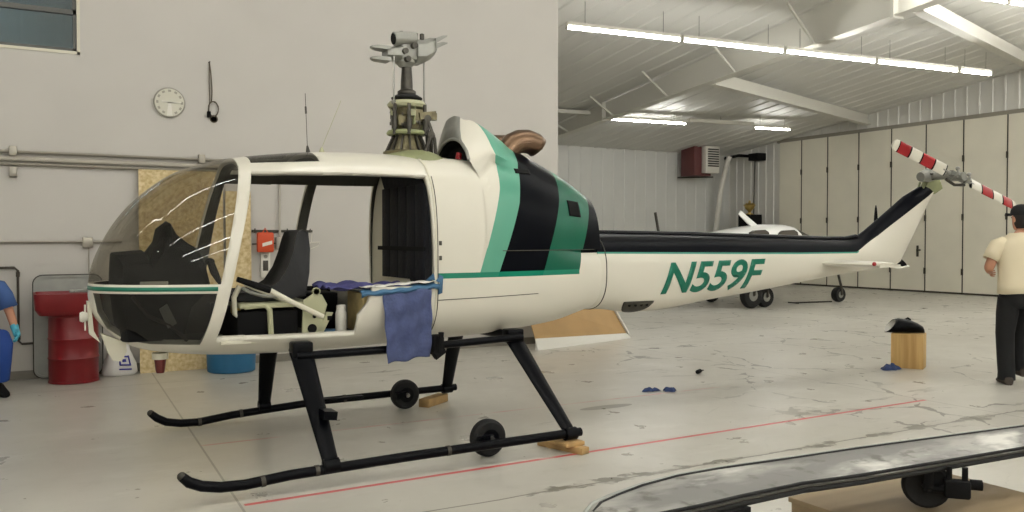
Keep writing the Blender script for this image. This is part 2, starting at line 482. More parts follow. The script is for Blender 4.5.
b = MB(); b.box((XL - .15, YF - .15, 0), (XR + .15, YF, roof_z(YF) + .1)); struct('wall_front', b, M['liner'], smooth=False)
b = MB(); b.box((XL - .15, YF, 0), (XL, YP + .15, 7.2)); struct('wall_near', b, M['liner'], smooth=False)
# right wall: ribbed sheet above the doors and at the far corner
DT = 4.52; DY1 = 19.62
b = MB(); ribbed(b, (XR, YF), (XR, YB), DT, lambda q: roof_z(q.y) + .02, 1, pitch=.33, depth=.022)
ribbed(b, (XR, DY1), (XR, YB), 0, DT, 1, pitch=.33, depth=.022)
o = struct('wall_right', b, M['sheet_rib'], smooth=False); solid(o, .03, -1)
b = MB(); b.box((XR - .06, YF, DT - .06), (XR + .02, DY1 + .1, DT + .04)); b.box((XR - .04, YF, 4.45), (XR, DY1 + .1, DT - .06))
struct('trim_1', b, mat('door_head', '8A8578', .5), smooth=False)
seams = [19.62, 18.72, 17.73, 16.63, 15.56, 14.51, 13.46, 12.33, 11.2, 10.05, 8.9, 7.7, 6.5]
for i, (a, c) in enumerate(zip(seams, seams[1:])):
    b = MB(); b.box((XR - .05, c + .014, .05), (XR, a - .014, DT - .06))
    o = struct('door_%d' % (i + 1), b, M['door'], smooth=False)
    b = MB()
    b.box((XR - .056, c + .014, 1.92), (XR - .05, a - .014, 1.945)); b.box((XR - .056, c + .014, 3.55), (XR - .05, a - .014, 3.57))
    obj('cross_rail', b, M['door'], o, smooth=False)
    b = MB(); b.box((XR - .06, c - .014, .0), (XR - .01, c + .014, DT - .06)); b.box((XR - .045, c, 0), (XR - .01, a, .05))
    obj('seal_strip', b, M['seam'], o, smooth=False)
    b = MB()
    for z in (.5, 1.9, 3.4): b.box((XR - .09, c - .02, z), (XR - .045, c + .02, z + .16))
    obj('hinge', b, M['seam'], o, smooth=False)
    if i == 4:
        b = MB(); b.box((XR - .075, 14.70, .95), (XR - .05, 14.76, 1.25), .008)
        b.tube([(XR - .1, 14.73, 1.13), (XR - .1, 14.62, 1.13)], .02); b.tube([(XR - .05, 14.73, 1.13), (XR - .1, 14.73, 1.13)], .014)
        obj('door_handle', b, M['seam'], o)
b = MB(); b.box((XR - .1, YF, 0), (XR, 6.5, DT - .06)); struct('wall_right_end', b, M['door'], smooth=False)

# rafter frames (tapered steel) and braces
def rafter(xc):
    b = MB()
    y0, y1 = (YB if xc > XP else YP), RIDGE
    def bot(y): return 5.08 - .0885 * (y - 9.2) if y > 9.2 else 5.08 + .105 * (9.2 - y)
    n = 8
    ys = [y0 + (y1 - y0) * k / n for k in range(n + 1)]
    b.loft([[(xc - .012, y, bot(y) + .02), (xc + .012, y, bot(y) + .02), (xc + .012, y, roof_z(y) - .03), (xc - .012, y, roof_z(y) - .03)] for y in ys])
    b.loft([[(xc - .12, y, bot(y)), (xc + .12, y, bot(y)), (xc + .12, y, bot(y) + .02), (xc - .12, y, bot(y) + .02)] for y in ys])
    for y in (9.25, 17.4):
        if y < y0: b.box((xc - .13, y - .03, bot(y) - .02), (xc + .13, y + .03, roof_z(y) - .03))
    struct('trim_rafter', b, M['beam'], smooth=False)
for xc in (12.5, 0.5): rafter(xc)
for k, (p, q) in enumerate((((12.6, 13.74, 4.82), (20.8, 16.3, 4.80)), ((12.6, 8.95, 5.26), (20.8, 11.6, 5.52)))):
    b = MB(); b.bar(p, q, .03, .28); p2, q2 = Vector(p) - Vector((0, 0, .14)), Vector(q) - Vector((0, 0, .14)); b.bar(p2, q2, .2, .025)
    struct('trim_brace_beam', b, M['beam'], smooth=False)
b = MB()
for y in (10.9, 12.9, 15.0, 17.0, 19.0):
    zb = 5.08 - .0885 * (y - 9.2)
    for s_ in (-1, 1): b.bar((12.5 + s_ * .05, y, zb + .02), (12.5 + s_ * .75, y, roof_z(y) - .04), .04, .04)
struct('trim_flange_braces', b, M['beam'], smooth=False)

# window high on the left wall
t = bpy.data.objects.new('window_1', None); COL.objects.link(t); t.location = (wx0, YP, wz0); ORG[t.name] = tuple(t.location); t['kind'] = 'structure'
b = MB()
for lo, hi in (((wx0, wz0), (wx1, wz0 + .035)), ((wx0, wz1 - .035), (wx1, wz1)), ((wx0, wz0), (wx0 + .035, wz1)), ((wx1 - .035, wz0), (wx1, wz1)), ((wx0, 3.79), (wx1, 3.84))):
    b.box((lo[0], YP + .03, lo[1]), (hi[0], YP + .09, hi[1]))
obj('window_frame', b, M['frame_al'], t, smooth=False)
b = MB(); b.box((wx0 + .02, YP + .055, wz0 + .02), (wx1 - .02, YP + .061, wz1 - .02)); obj('window_glass', b, M['window'], t, smooth=False)
b = MB()
for lo, hi in (((wx0 - .05, wz0 - .03), (wx1 + .03, wz0)), ((wx1, wz0 - .03), (wx1 + .03, wz1 + .03))):
    b.box((lo[0], YP - .012, lo[1]), (hi[0], YP + .03, hi[1]))
obj('window_casing', b, M['cream'], t, smooth=False)
# the dim room behind the window
b = MB(); b.box((-5, 13.5, 2.4), (3, 13.6, 5.2)); b.box((-5, YP + .3, 2.3), (3, 13.6, 2.4)); b.box((-5.1, YP + .3, 2.3), (-5, 13.6, 5.2)); b.box((3, YP + .3, 2.3), (3.1, 13.6, 5.2))
struct('wall_office', b, mat('office_paint', 'A4B6BC', .6), smooth=False)

# conduits along the left wall
def rail(name, pts, r, m, clips=()):
    b = MB(); b.tube(pts, r, 8); o = struct(name, b, m)
    for c in clips:
        q = MB(); q.box((c[0] - .035, c[1] - .045, c[2] - .05), (c[0] + .035, c[1] + .045, c[2] + .05), .006); obj('clip', q, m, o)
    return o
cy = YP - .035
rail('trim_conduit_upper', [(XL, cy, 2.325), (6.2, cy, 2.325)], .017, M['conduit'], [(-.1, YP - .045, 2.33), (1.72, YP - .045, 2.33)])
rail('trim_conduit_middle', [(XL, cy, 2.255), (6.2, cy, 2.255)], .026, M['conduit_paint'])
rail('trim_conduit_lower', [(XL, cy, 2.20), (6.2, cy, 2.20)], .018, M['conduit'], [(-.1, YP - .045, 2.12)])
b = MB(); b.tube([(XL, cy, 1.41), (.9, cy, 1.41)], .014, 8); b.box((.52, YP - .07, 1.35), (.62, YP, 1.46), .008); b.tube([(.58, cy, 1.36), (.58, cy, .75)], .008, 6)
struct('trim_conduit_low', b, M['conduit'])
b = MB(); b.tube([(XL, cy, 1.15), (-.10, cy, 1.15), (-.07, cy, 1.12), (-.07, cy, .40), (-.04, cy, .37), (.8, cy, .37)], .012, 8)
for z in (1.08, .44): b.lathe((-.07, cy, z), [(.018, -.025), (.018, .025)], 10)
struct('trim_pipe', b, mat('old_iron', '4A453E', .6, metal=.4))
b = MB(); b.box((XL, YP - .015, 0), (XP, YP, .09)); struct('baseboard_left', b, mat('skirting', '8E897E', .6, var=.3, vscale=3), smooth=False)
b = MB(); b.tube([(2.59, cy, 2.1), (2.59, cy, 1.4)], .014, 8); b.box((2.54, YP - .08, 1.32), (2.64, YP, 1.46), .008); struct('trim_conduit_drop', b, M['conduit_paint'])

# ------------------------------------------------------------------ fluorescent fixtures
def make_light(L=2.27):
    t = thing('strip_light', (0, 0, 0), None, 'ceiling light')
    b = MB(); b.tube([(.03, 0, -.055), (L - .03, 0, -.055)], .019, 10); obj('fluorescent_tube', b, M['tube'], t)
    b = MB(); b.loft([[(xx, -.036, -.018), (xx, -.032, .035), (xx, .032, .035), (xx, .036, -.018)] for xx in (0, L)])
    obj('housing', b, M['fixture'], t, smooth=False)
    for xx in (0, L): 
        b = MB(); b.box((xx - .012, -.03, -.08), (xx + .012, .035, .015)); obj('lamp_holder', b, M['fixture'], t, smooth=False)
    for xx in (.35, L - .35):
        b = MB(); b.tube([(xx, 0, .02), (xx, 0, .38)], .004, 5); obj('hanger_rod', b, M['darksteel'], t)
    return t
LP = make_light(); first = [True]
def light_row(p, q, n, labels, group):
    p, q = Vector(p), Vector(q); d = (q - p); step = d / n
    for i in range(n):
        o = LP if first[0] else copy_tree(LP); first[0] = False
        o.location = p + step * i; o.rotation_euler.z = math.atan2(d.y, d.x); o.scale.x = step.length / 2.335
        o['label'] = labels[i] if isinstance(labels, list) else labels; o['group'] = group
ordn = ['first', 'second', 'third', 'fourth', 'fifth']
light_row((7.30, 11.19, 4.75), (15.85, 10.35, 4.75), 4, ['lit fluorescent strip light, %s from the left of the long ceiling row' % w for w in ('first', 'second', 'third', 'fourth')], 'strip lights in the long near row')
def short_light(p, q, label, group):
    light_row(p, q, 1, label, group)
    o = [x for x in bpy.data.objects if x.get('label') == label][-1]; o.scale.x = (Vector(q) - Vector(p)).length / 2.3
short_light((15.87, 10.34, 4.75), (16.73, 10.25, 4.75), 'short lit fluorescent strip light ending the long ceiling row on the right', 'strip lights in the long near row')
short_light((13.03, 18.03, 4.55), (15.42, 17.77, 4.55), 'lit fluorescent strip light in the far row left of the red heater', 'strip lights in the far row')
short_light((17.6, 17.47, 4.55), (18.79, 17.3, 4.55), 'short lit fluorescent strip light in the far row near the hangar doors', 'strip lights in the far row')
light_row((12.1, 8.75, 5.45), (16.7, 8.3, 5.45), 2, 'lit fluorescent strip light cut by the top right corner of the view', 'strip lights in the nearest row')
for yy, zz, x0, n in ((5.2, 5.4, -4.5, 9), (1.6, 4.5, -4.5, 9), (-1.2, 3.7, -4.5, 6), (-3.6, 3.3, -4.5, 6)):  # unseen rows: overhead ones from canopy streaks, low rear ones added for frontal fill
    light_row((x0, yy, zz), (x0 + 2.45 * n, yy, zz), n, 'unseen fluorescent strip light above and behind the viewpoint, arranged for frontal fill', 'strip lights over the near bay')
for yy in (6.3, 3.4):  # unseen fixtures added to brighten the doors
    light_row((14.2, yy, 5.3), (18.9, yy, 5.3), 2, 'unseen strip light added right of the view to brighten the hangar doors', 'added fill lights by the doors')
light_row((15.6, 8.0, 5.3), (20.3, 8.0, 5.3), 2, 'unseen strip light added right of the view to brighten the hangar doors', 'added fill lights by the doors')  # one more unseen row, added for door brightness
light_row((-2.6, 11.9, 4.9), (-.3, 11.9, 4.9), 1, 'unseen strip light added to brighten the room behind the high window', 'added fill light of the side room')  # added lamp, out of sight, so the window does not go black
t = thing('light_channel', (6.6, 18.65, 4.6), 'long unlit white channel carrying the far row of ceiling lights', 'fixture')
for a, c in (((6.6, 18.75, 4.62), (13.0, 18.04, 4.62)), ((15.47, 17.77, 4.6), (17.56, 17.5, 4.6))):
    b = MB(); b.bar(a, c, .14, .09); obj('channel', b, M['fixture'], t, smooth=False)
for xx, yy in ((8, 18.6), (10.5, 18.3), (16.5, 17.63)):
    b = MB(); b.tube([(xx, yy, 4.62), (xx, yy, roof_z(yy) - .03)], .005, 5); obj('hanger_rod', b, M['darksteel'], t)

# heater, duct, hose in the far corner
t = thing('unit_heater', (18.9, 21.3, 3.4), 'dark red unit heater with grille hung on the far wall', 'heater')
b = MB(); b.box((18.5, 20.95, 3.44), (19.2, 21.6, 4.42), .02); obj('casing', b, M['heater'], t)
b = MB(); b.box((18.8, 20.72, 3.52), (19.35, 20.95, 4.37), .01); obj('outlet_hood', b, M['plastic'], t)
b = MB()
for k in range(8): b.box((18.86, 20.68, 3.72 + k * .075), (19.29, 20.73, 3.76 + k * .075))
obj('louvre', b, M['darksteel'], t, smooth=False)
b = MB(); b.tube([(18.7, 21.2, 4.3), (18.7, 21.2, 4.36)], .16, 14); b.tube([(18.7, 21.2, 4.36), (18.7, 21.5, 4.40)], .07, 10); obj('flue', b, M['darksteel'], t)
b = MB(); b.tube([(18.45, 21.7, 3.41), (19.3, 20.95, 3.41)], .025, 6); obj('support_bracket', b, M['darksteel'], t)
b = MB(); b.tube([(20.05, 21.0, 4.12), (20.02, 21.1, 3.9), (19.97, 21.35, 2.9), (19.9, 21.5, 1.5), (19.88, 21.55, .0)], .085, 12)
tag(obj('white_duct', b, M['plastic'], base=(19.88, 21.55, 0)), 'white vertical hose running up the far corner beside the heater', 'hose')
t = thing('door_motor', (20.5, 20.5, 3.9), 'black motor and pipes mounted high in the far corner', 'machinery')
b = MB(); b.box((20.42, 20.15, 3.95), (20.82, 20.55, 4.18), .02); obj('motor_housing', b, M['matblack'], t)
b = MB(); b.tube([(20.6, 20.5, 4.1), (20.45, 21.0, 4.16), (20.3, 21.5, 4.1)], .05, 8); obj('cable', b, M['matblack'], t)
b = MB(); b.tube([(20.78, 20.6, 4.0), (20.78, 20.65, 2.2)], .025, 6); obj('drop_pipe', b, M['darksteel'], t)
t = thing('black_cabinet', (20.2, 20.25, 0), 'tall black cabinet in the far corner behind the small airplane', 'cabinet')
b = MB(); b.box((19.95, 20.0, .06), (20.5, 20.5, 2.2), .02); obj('body', b, M['matblack'], t)
b = MB(); b.box((19.93, 20.03, .1), (19.95, 20.47, 2.16)); obj('door', b, M['matblack'], t, smooth=False)
b = MB(); b.box((20.0, 20.05, 0), (20.45, 20.45, .06)); obj('plinth', b, M['black'], t, smooth=False)
t = thing('brass_urn', (20.2, 20.25, 2.2), 'small shiny urn standing on the black cabinet in the far corner', 'urn')
b = MB(); b.lathe((20.2, 20.25, 2.2), [(.12, 0), (.12, .03), (.04, .06), (.05, .1), (.15, .2), (.16, .3), (.13, .34), (.05, .37), (.03, .45)], 16); obj('body', b, M['brass'], t)
for q in (-1, 1):
    b = MB(); b.tube([(20.2, 20.25 + q * .15, 2.42), (20.2, 20.25 + q * .25, 2.5), (20.2, 20.25 + q * .13, 2.56)], .02, 6); obj('handle', b, M['brass'], t)


# ================================================================== the helicopter
HELI = thing('helicopter', HO, 'white helicopter with green and navy bands, open cabin and no main rotor blades', 'helicopter')
YC = HO[1]
def ppy(x): return YC + x
def sec(x, zt, zb, zc, hw, n, N=64, nu=None):
    r = []; nl = n
    for k in range(N):
        a = 2 * PI * k / N; ca, sa = math.cos(a), math.sin(a); n = nl if sa < 0 or nu is None else nu
        y = hw * math.copysign(abs(ca) ** (2 / n), ca)
        h = (zt - zc) if sa >= 0 else (zc - zb)
        r.append((x, YC + y, zc + h * math.copysign(abs(sa) ** (2 / n), sa)))
    return r
HT = [(.331, 1.15, 1.09, .012), (.340, 1.225, 1.035, .10), (.365, 1.315, .965, .18), (.43, 1.46, .88, .275), (.52, 1.60, .80, .36), (.65, 1.735, .745, .44),
      (.85, 1.875, .71, .525), (1.08, 1.955, .692, .585), (1.28, 1.99, .687, .61), (1.73, 2.035, .688, .625), (2.1, 2.045, .70, .625), (2.40, 2.03, .712, .62)]
idx = list(range(len(HT)))
hx, hzt, hzb, hhw = (mono(idx, [r[j] for r in HT]) for j in range(4))
def nose_n(x): return 2.0 + min(1, max(0, (x - .6) / .9)) * .9
def nose_u(x): return 2.0 + min(1, max(0, (x - .7) / .9)) * 1.5
rings = []
for k in range(0, 67):
    u = k * (len(HT) - 1) / 66.0
    rings.append(sec(hx(u), hzt(u), hzb(u), 1.145, hhw(u), nose_n(hx(u)), nu=nose_u(hx(u))))
mb = MB(); mb.loft(rings, cap1=False)
bm = mb.bm
bmesh.ops.recalc_face_normals(bm, faces=bm.faces)
UPW = [(.2, 1.172), (1.015, 1.172), (1.165, 1.90), (1.17, 2.2), (.2, 2.2)]
CHIN = [(.2, 1.118), (.352, 1.118), (.375, 1.0), (.43, .895), (.53, .825), (.66, .80), (.925, .795), (.995, 1.118)]
CHIN = CHIN[1:]
SKY = [(1.245, 1.925), (1.66, 1.945), (1.63, 2.2), (1.275, 2.2)]
DN = [[(1.005, .825), (1.228, 1.865), (1.86, 1.875), (1.86, .825)], [(1.86, 1.13), (1.86, 1.875), (2.375, 1.875), (2.395, 1.13)], [(1.86, .84), (1.86, 1.13), (1.99, 1.13), (1.92, 1.03)]]
DF = [[(1.10, 1.07), (1.225, 1.86), (1.85, 1.865), (1.72, 1.07)], [(1.80, 1.07), (1.92, 1.865), (2.37, 1.87), (2.385, 1.07)]]
for P in [UPW, CHIN, SKY] + DN + DF: cut_poly(bm, P)
gl, ch, rf, kill = [], [], [], []
for f in bm.faces:
    c = f.calc_center_median(); x, z, near = c.x, c.z, c.y < YC
    if inside(UPW, x, z): gl.append(f)
    elif inside(CHIN, x, z): ch.append(f)
    elif inside(SKY, x, z) and z > 1.93: rf.append(f)
    elif any(inside(P, x, z) for P in (DN if near else DF)): kill.append(f)
def hull_f(x, y, z):
    lo, hi = 0.0, len(HT) - 1.0
    for _ in range(36):
        u = (lo + hi) / 2
        if hx(u) < x: lo = u
        else: hi = u
    h = (hzt(u) - 1.145) if z >= 1.145 else (1.145 - hzb(u)); n = nose_u(x) if z >= 1.145 else nose_n(x)
    return (abs(y) / max(1e-4, hhw(u))) ** n + (abs(z - 1.145) / max(1e-4, h)) ** n
def hull_normals(o):
    ns = []
    for v in o.data.vertices:
        x, y, z = v.co.x + HO[0], v.co.y, v.co.z; e = .012; xx = max(x, .37)
        k = 1.0
        f0 = hull_f(xx, y, z)
        g_ = Vector((hull_f(xx + e, y, z) - hull_f(xx - e, y, z), hull_f(xx, y + e, z) - hull_f(xx, y - e, z), hull_f(xx, y, z + e) - hull_f(xx, y, z - e)))
        ns.append(g_.normalized() if g_.length > 1e-9 else v.normal.copy())
    o.data.normals_split_custom_set_from_vertices(ns)
def take(faces):
    b = bmesh.new(); vm = {}
    for f in faces:
        vs = []
        for v in f.verts:
            if v not in vm: vm[v] = b.verts.new(v.co)
            vs.append(vm[v])
        b.faces.new(vs)
    return b
for nm, fs, m, t_ in (('windshield', gl, 'windglass', 0), ('chin_window', ch, 'chinglass', 0), ('roof_window', rf, 'roofglass', 0)):
    o = obj(nm, take(fs), M[m], HELI, angle=180, recalc=False); hull_normals(o)
    tag(o, {'windshield': 'clear rounded windshield', 'chin_window': 'lower nose window with the cabin darkness put into its tint', 'roof_window': 'dark tinted roof window'}[nm])
bmesh.ops.delete(bm, geom=gl + ch + rf + kill, context='FACES')
bmesh.ops.dissolve_limit(bm, angle_limit=math.radians(.2), verts=[], edges=[])
o = obj('cabin_shell', mb, [M['white'], M['olive']], HELI, angle=35, recalc=False); solid(o, .035, -1, 1)
# green line between two white ones round the nose
b = MB(); ring = []
def hull_y(x, z):
    lo, hi = 0.0, len(HT) - 1.0
    for _ in range(40):
        u = (lo + hi) / 2
        if hx(u) < x: lo = u
        else: hi = u
    h = (hzt(u) - 1.145) if z >= 1.145 else (1.145 - hzb(u))
    n = nose_u(x) if z >= 1.145 else nose_n(x); return hhw(u) * max(0, 1 - abs((z - 1.145) / h) ** n) ** (1 / n)
xs = [1.0, .9, .8, .7, .6, .52, .46, .41, .375, .352, .339, .333]
path = [(x, -1) for x in xs] + [(x, 1) for x in reversed(xs)]
rows = []
for x, s_ in path:
    for_r = []
    for z in (1.133, 1.158):
        y = s_ * (hull_y(x, z) + .003)
        for_r.append((x - .002 * (1 - (x - .33)), YC + y, z))
    rows.append(for_r)
b.loft(rows, closed=False); o = obj('nose_stripe', b, M['greenline'], HELI); solid(o, .002, 0)

# cabin inside
b = MB(); b.loft([[(x, YC - w, .785), (x, YC + w, .785), (x, YC + w, .80), (x, YC - w, .80)] for x, w in ((.72, .10), (.95, .26), (1.3, .40), (1.7, .42), (2.39, .42))]); obj('cabin_floor', b, M['olive'], HELI, smooth=False)
b = MB(); b.box((1.03, YC - .475, .795), (1.90, YC - .40, .818), .004); obj('door_sill', b, M['cream'], HELI)
b = MB(); q = [p for p in sec(2.38, 1.95, .79, 1.15, .575, 2.9, nu=3.5) if p[2] > .86 and p[1] < YC + .37]
q = sorted(q, key=lambda p: math.atan2(p[2] - 1.4, p[1] - YC)); b.loft([[(2.372, p[1], p[2]) for p in q], [(2.392, p[1], p[2]) for p in q]]); o = obj('rear_bulkhead', b, M['navy'], HELI, smooth=False); tag(o, 'navy quilted rear bulkhead')
b = MB(); q = sec(2.38, 1.96, .79, 1.15, .585, 2.9, nu=3.5); b.loft([[(2.394, p[1], p[2]) for p in q], [(2.399, p[1], p[2]) for p in q]]); obj('bulkhead_panel', b, M['cream'], HELI, smooth=False)
b = MB()
for yy in (-.42, -.26, -.10, .06, .22): b.box((2.366, YC + yy - .075, 1.16), (2.378, YC + yy + .075, 1.82), .005)
obj('bulkhead_quilting', b, M['navy'], HELI)
b = MB(); b.box((2.356, YC - .52, 1.36), (2.366, YC + .36, 1.39)); obj('bulkhead_strap', b, M['matblack'], HELI)
b = MB(); b.box((2.0, YC - .44, .80), (2.36, YC + .44, 1.10), .015); b.box((2.0, YC - .57, 1.06), (2.36, YC + .57, 1.10), .01); obj('rear_bench', b, M['white'], HELI)
b = MB(); b.box((1.955, YC - .43, .815), (2.0, YC - .1, 1.08), .01); o = obj('insulation_block', b, mat('yellow_foam', 'DCC588', .8, var=.25, vscale=15), HELI); tag(o, 'bare yellow foam at the bench end')
b = MB(); b.box((1.72, YC + .1, .80), (1.955, YC + .42, 1.06), .01); obj('bench_front', b, M['matblack'], HELI)
b = MB(); b.box((1.2, YC + .52, .95), (2.36, YC + .56, 1.085)); obj('far_door_liner', b, M['matblack'], HELI, smooth=False)
# front seats: L-shaped shells
seat_prof = [(1.17, 1.095), (1.28, 1.105), (1.40, 1.12), (1.48, 1.165), (1.54, 1.255), (1.58, 1.36), (1.60, 1.45), (1.615, 1.492), (1.65, 1.505), (1.685, 1.49), (1.692, 1.38), (1.685, 1.22), (1.66, 1.07), (1.50, 1.045), (1.30, 1.045), (1.18, 1.05)]
b = MB(); rings = []
for q in (-1, -.96, -.8, -.4, 0, .4, .8, .96, 1):
    dish = .045 * (1 - q * q) ** .5 if abs(q) < .9 else 0
    e = .02 if abs(q) > .98 else 0
    cxs = 1.50, 1.2
    rings.append([((x - .06 + (dish * .9 if 2 < k < 8 else 0)) * (1 - e) + 1.44 * e, YC - .13 + q * (.20 if z < 1.3 else .21 - .04 * (z - 1.3) / .2), (z - (dish * .6 if k < 4 else 0)) * (1 - e) + 1.2 * e) for k, (x, z) in enumerate(seat_prof)])
b.loft(rings); o = obj('front_seat', b, M['blackleather'], HELI, angle=50)
b = MB(); b.box((1.15, YC - .45, 1.01), (1.62, YC - .02, 1.04), .006); so = obj('seat_frame', b, M['lgreen'], HELI)
tag(so, 'pale bare seat base frame')
b = MB(); b.tube([(1.18, YC - .44, 1.02), (1.30, YC - .44, 1.03), (1.335, YC - .44, 1.0), (1.345, YC - .44, .80)], .018, 8); obj('frame_tube', b, M['lgreen'], so)
b = MB(); b.tube([(1.345, YC - .06, .80), (1.33, YC - .06, 1.02)], .016, 8); obj('frame_tube', b, M['lgreen'], so)
# seat side plate with two round holes
b = MB(); outer = [(1.535, .80), (1.645, .80), (1.675, .93), (1.70, 1.02), (1.665, 1.085), (1.61, 1.09), (1.545, 1.05)]
b.prism(outer, YC - .46, YC - .44); pl = obj('side_plate', b, M['lgreen'], so)
b = MB(); b.lathe((1.60, YC - .463, .868), [(.03, -.002), (.03, .002)], 20, 'Y'); obj('lightening_hole', b, M['matblack'], pl)
b = MB(); b.lathe((1.615, YC - .463, .945), [(.012, -.002), (.012, .002)], 14, 'Y'); obj('pivot_hole', b, M['matblack'], pl)
b = MB(); b.lathe((1.63, YC - .45, 1.105), [(.02, -.01), (.026, -.01), (.026, .01), (.02, .01), (.02, -.01)], 16, 'Y'); obj('lifting_eye', b, M['lgreen'], pl)
# controls
t = MB(); t.tube([(1.30, YC - .52, 1.135), (1.45, YC - .52, 1.05), (1.655, YC - .52, .945)], .017, 10); cl = obj('collective_lever', t, M['cream'], HELI)
b = MB(); b.tube([(1.12, YC - .52, 1.20), (1.24, YC - .52, 1.155), (1.32, YC - .52, 1.125)], [.017, .023, .021], 10); obj('collective_grip', b, M['matblack'], cl)
t = MB(); t.tube([(1.20, YC - .36, 1.16), (1.42, YC - .36, 1.06), (1.50, YC - .36, 1.03)], .014, 10); obj('friction_lever', t, M['cream'], HELI)
t = MB(); t.tube([(1.30, YC - .2, .82), (1.24, YC - .2, .95), (1.12, YC - .28, 1.08), (1.04, YC - .3, 1.2)], .013, 10); cs = obj('cyclic_stick', t, M['matblack'], HELI)
b = MB(); b.tube([(1.055, YC - .3, 1.18), (1.025, YC - .3, 1.24), (1.005, YC - .3, 1.30)], [.017, .025, .022], 10); b.sphere((1.0, YC - .3, 1.305), .026, (1.2, .8, .8), 10); b.box((.975, YC - .31, 1.285), (1.0, YC - .29, 1.30)); obj('cyclic_grip', b, M['matblack'], cs)
t = MB(); t.tube([(1.16, YC - .4, 1.15), (1.125, YC - .4, 1.08), (1.13, YC - .4, .98), (1.19, YC - .4, .93), (1.23, YC - .4, .92), (1.245, YC - .4, .83)], .017, 10); obj('bent_control_tube', t, M['cream'], HELI)
t = MB(); t.tube([(1.17, YC - .42, 1.14), (1.22, YC - .42, 1.11), (1.30, YC - .42, 1.085), (1.42, YC - .42, 1.075)], .011, 8); obj('control_rod', t, M['grey'], HELI)
b = MB(); b.box((1.13, YC - .30, .97), (1.19, YC - .26, 1.03), .01); obj('yellow_tag', b, M['brass'], HELI)
b = MB(); b.box((1.14, YC - .42, .80), (1.52, YC + .5, .99), .01); obj('seat_box', b, M['matblack'], HELI)
# instrument console with a cover thrown over it
b = MB(); prof = [(.50, .82), (.46, 1.16), (.47, 1.36), (.64, 1.375), (.66, 1.34), (.735, 1.44), (.755, 1.53), (.79, 1.56), (.825, 1.49), (.90, 1.43), (.95, 1.40), (1.0, 1.29), (1.03, 1.16), (.92, 1.05), (.86, .82)]
rings = []
for q, sc in ((-.30, .86), (-.24, .97), (0, 1.0), (.24, .97), (.30, .86)):
    rings.append([(.75 + (x - .75) * sc, YC + .04 + q, .82 + (z - .82) * (sc if z > 1 else 1)) for x, z in prof])
b.loft(rings); o = obj('instrument_console', b, M['matblack'], HELI, angle=30)
b = MB()
for k in range(3):
    b.lathe((.68 + .0, YC - .16 + k * .14, 1.24), [(.055, -.012), (.055, .012)], 18, 'X')
obj('instrument_dial', b, M['panegrey'], o)
b = MB(); b.box((.60, YC - .28, 1.155), (.76, YC - .265, 1.185), .004); obj('console_placard', b, M['grey'], o)
b = MB(); b.prism([(.70, 1.02), (.745, 1.05), (.80, .93), (.75, .90)], YC - .34, YC - .32); obj('pedal', b, M['grey'], HELI)
b = MB(); b.tube([(.55, YC - .33, 1.1), (.64, YC - .33, .98), (.76, YC - .33, .92), (.86, YC - .33, .82)], .012, 8); obj('pedal_arm', b, M['darksteel'], HELI)

# body under the engine
BT = [(2.40, 2.03, .712, .62), (2.62, 2.035, .716, .612), (2.86, 2.02, .722, .595), (3.2, 1.80, .745, .545), (3.6, 1.56, .785, .455), (3.8, 1.48, .83, .39), (3.97, 1.45, .872, .325)]
btf = [mono([r[0] for r in BT], [r[j] for r in BT]) for j in range(4)]
def body_nu(x): return 3.5 - 1.1 * min(1, max(0, (x - 2.86) / .8))
def body_y(x, z):
    h = btf[1](x) - 1.15; return btf[3](x) * max(0, 1 - (max(0, z - 1.15) / h) ** body_nu(x)) ** (1 / body_nu(x)) if z < btf[1](x) else 0
def bsec(x): 
    n = 2.9 - .5 * (x - 2.4) / 1.6
    return sec(x, btf[1](x), btf[2](x), 1.15, btf[3](x), n, nu=body_nu(x))
mb = MB(); mb.loft([bsec(2.405 + (3.97 - 2.405) * k / 26) for k in range(27)])
obj('engine_bay', mb, M['livery'], HELI, angle=45)
b = MB(); b.loft([[(p[0], YC + (p[1] - YC) * s_, 1.15 + (p[2] - 1.15) * s_) for p in sec(x, btf[1](2.4), btf[2](2.4), 1.15, btf[3](2.4), 2.9, nu=3.5)] for x, s_ in ((2.394, 1.0), (2.397, 1.006), (2.409, 1.006), (2.412, 1.0))], cap0=False, cap1=False); obj('door_post_seal', b, M['cream'], HELI)

# engine cowl with the scoop at its front
def surf_ray(px, py_, Y):
    """the place at depth Y seen from the photograph's viewpoint, used once to read the scoop's outline"""
    p = math.atan(18 / 860); yw = math.radians(29.5)
    r = Vector((math.cos(yw), -math.sin(yw), 0)); f0 = Vector((math.sin(yw), math.cos(yw), 0)); u0 = Vector((0, 0, 1))
    f = f0 * math.cos(p) - u0 * math.sin(p); u = u0 * math.cos(p) + f0 * math.sin(p)
    d = r * ((px - 512) / 860) - u * ((py_ - 256) / 860) + f
    return Vector((0, 0, 1.45)) + d * (Y / d.y)
def resample(pts, n):
    pts = [Vector(p) for p in pts]; L = [0]
    for a, c in zip(pts, pts[1:]): L.append(L[-1] + (c - a).length)
    out = []; j = 0
    for k in range(n):
        t = L[-1] * k / (n - 1)
        while j < len(pts) - 2 and L[j + 1] < t: j += 1
        out.append(pts[j].lerp(pts[j + 1], (t - L[j]) / max(1e-9, L[j + 1] - L[j])))
    return out
CT = [(2.90, 2.36, .592), (3.0, 2.315, .575), (3.17, 2.205, .545), (3.38, 2.10, .50), (3.68, 1.965, .42), (3.97, 1.80, .322)]
ctop = mono([c[0] for c in CT], [c[1] for c in CT]); NC = 41
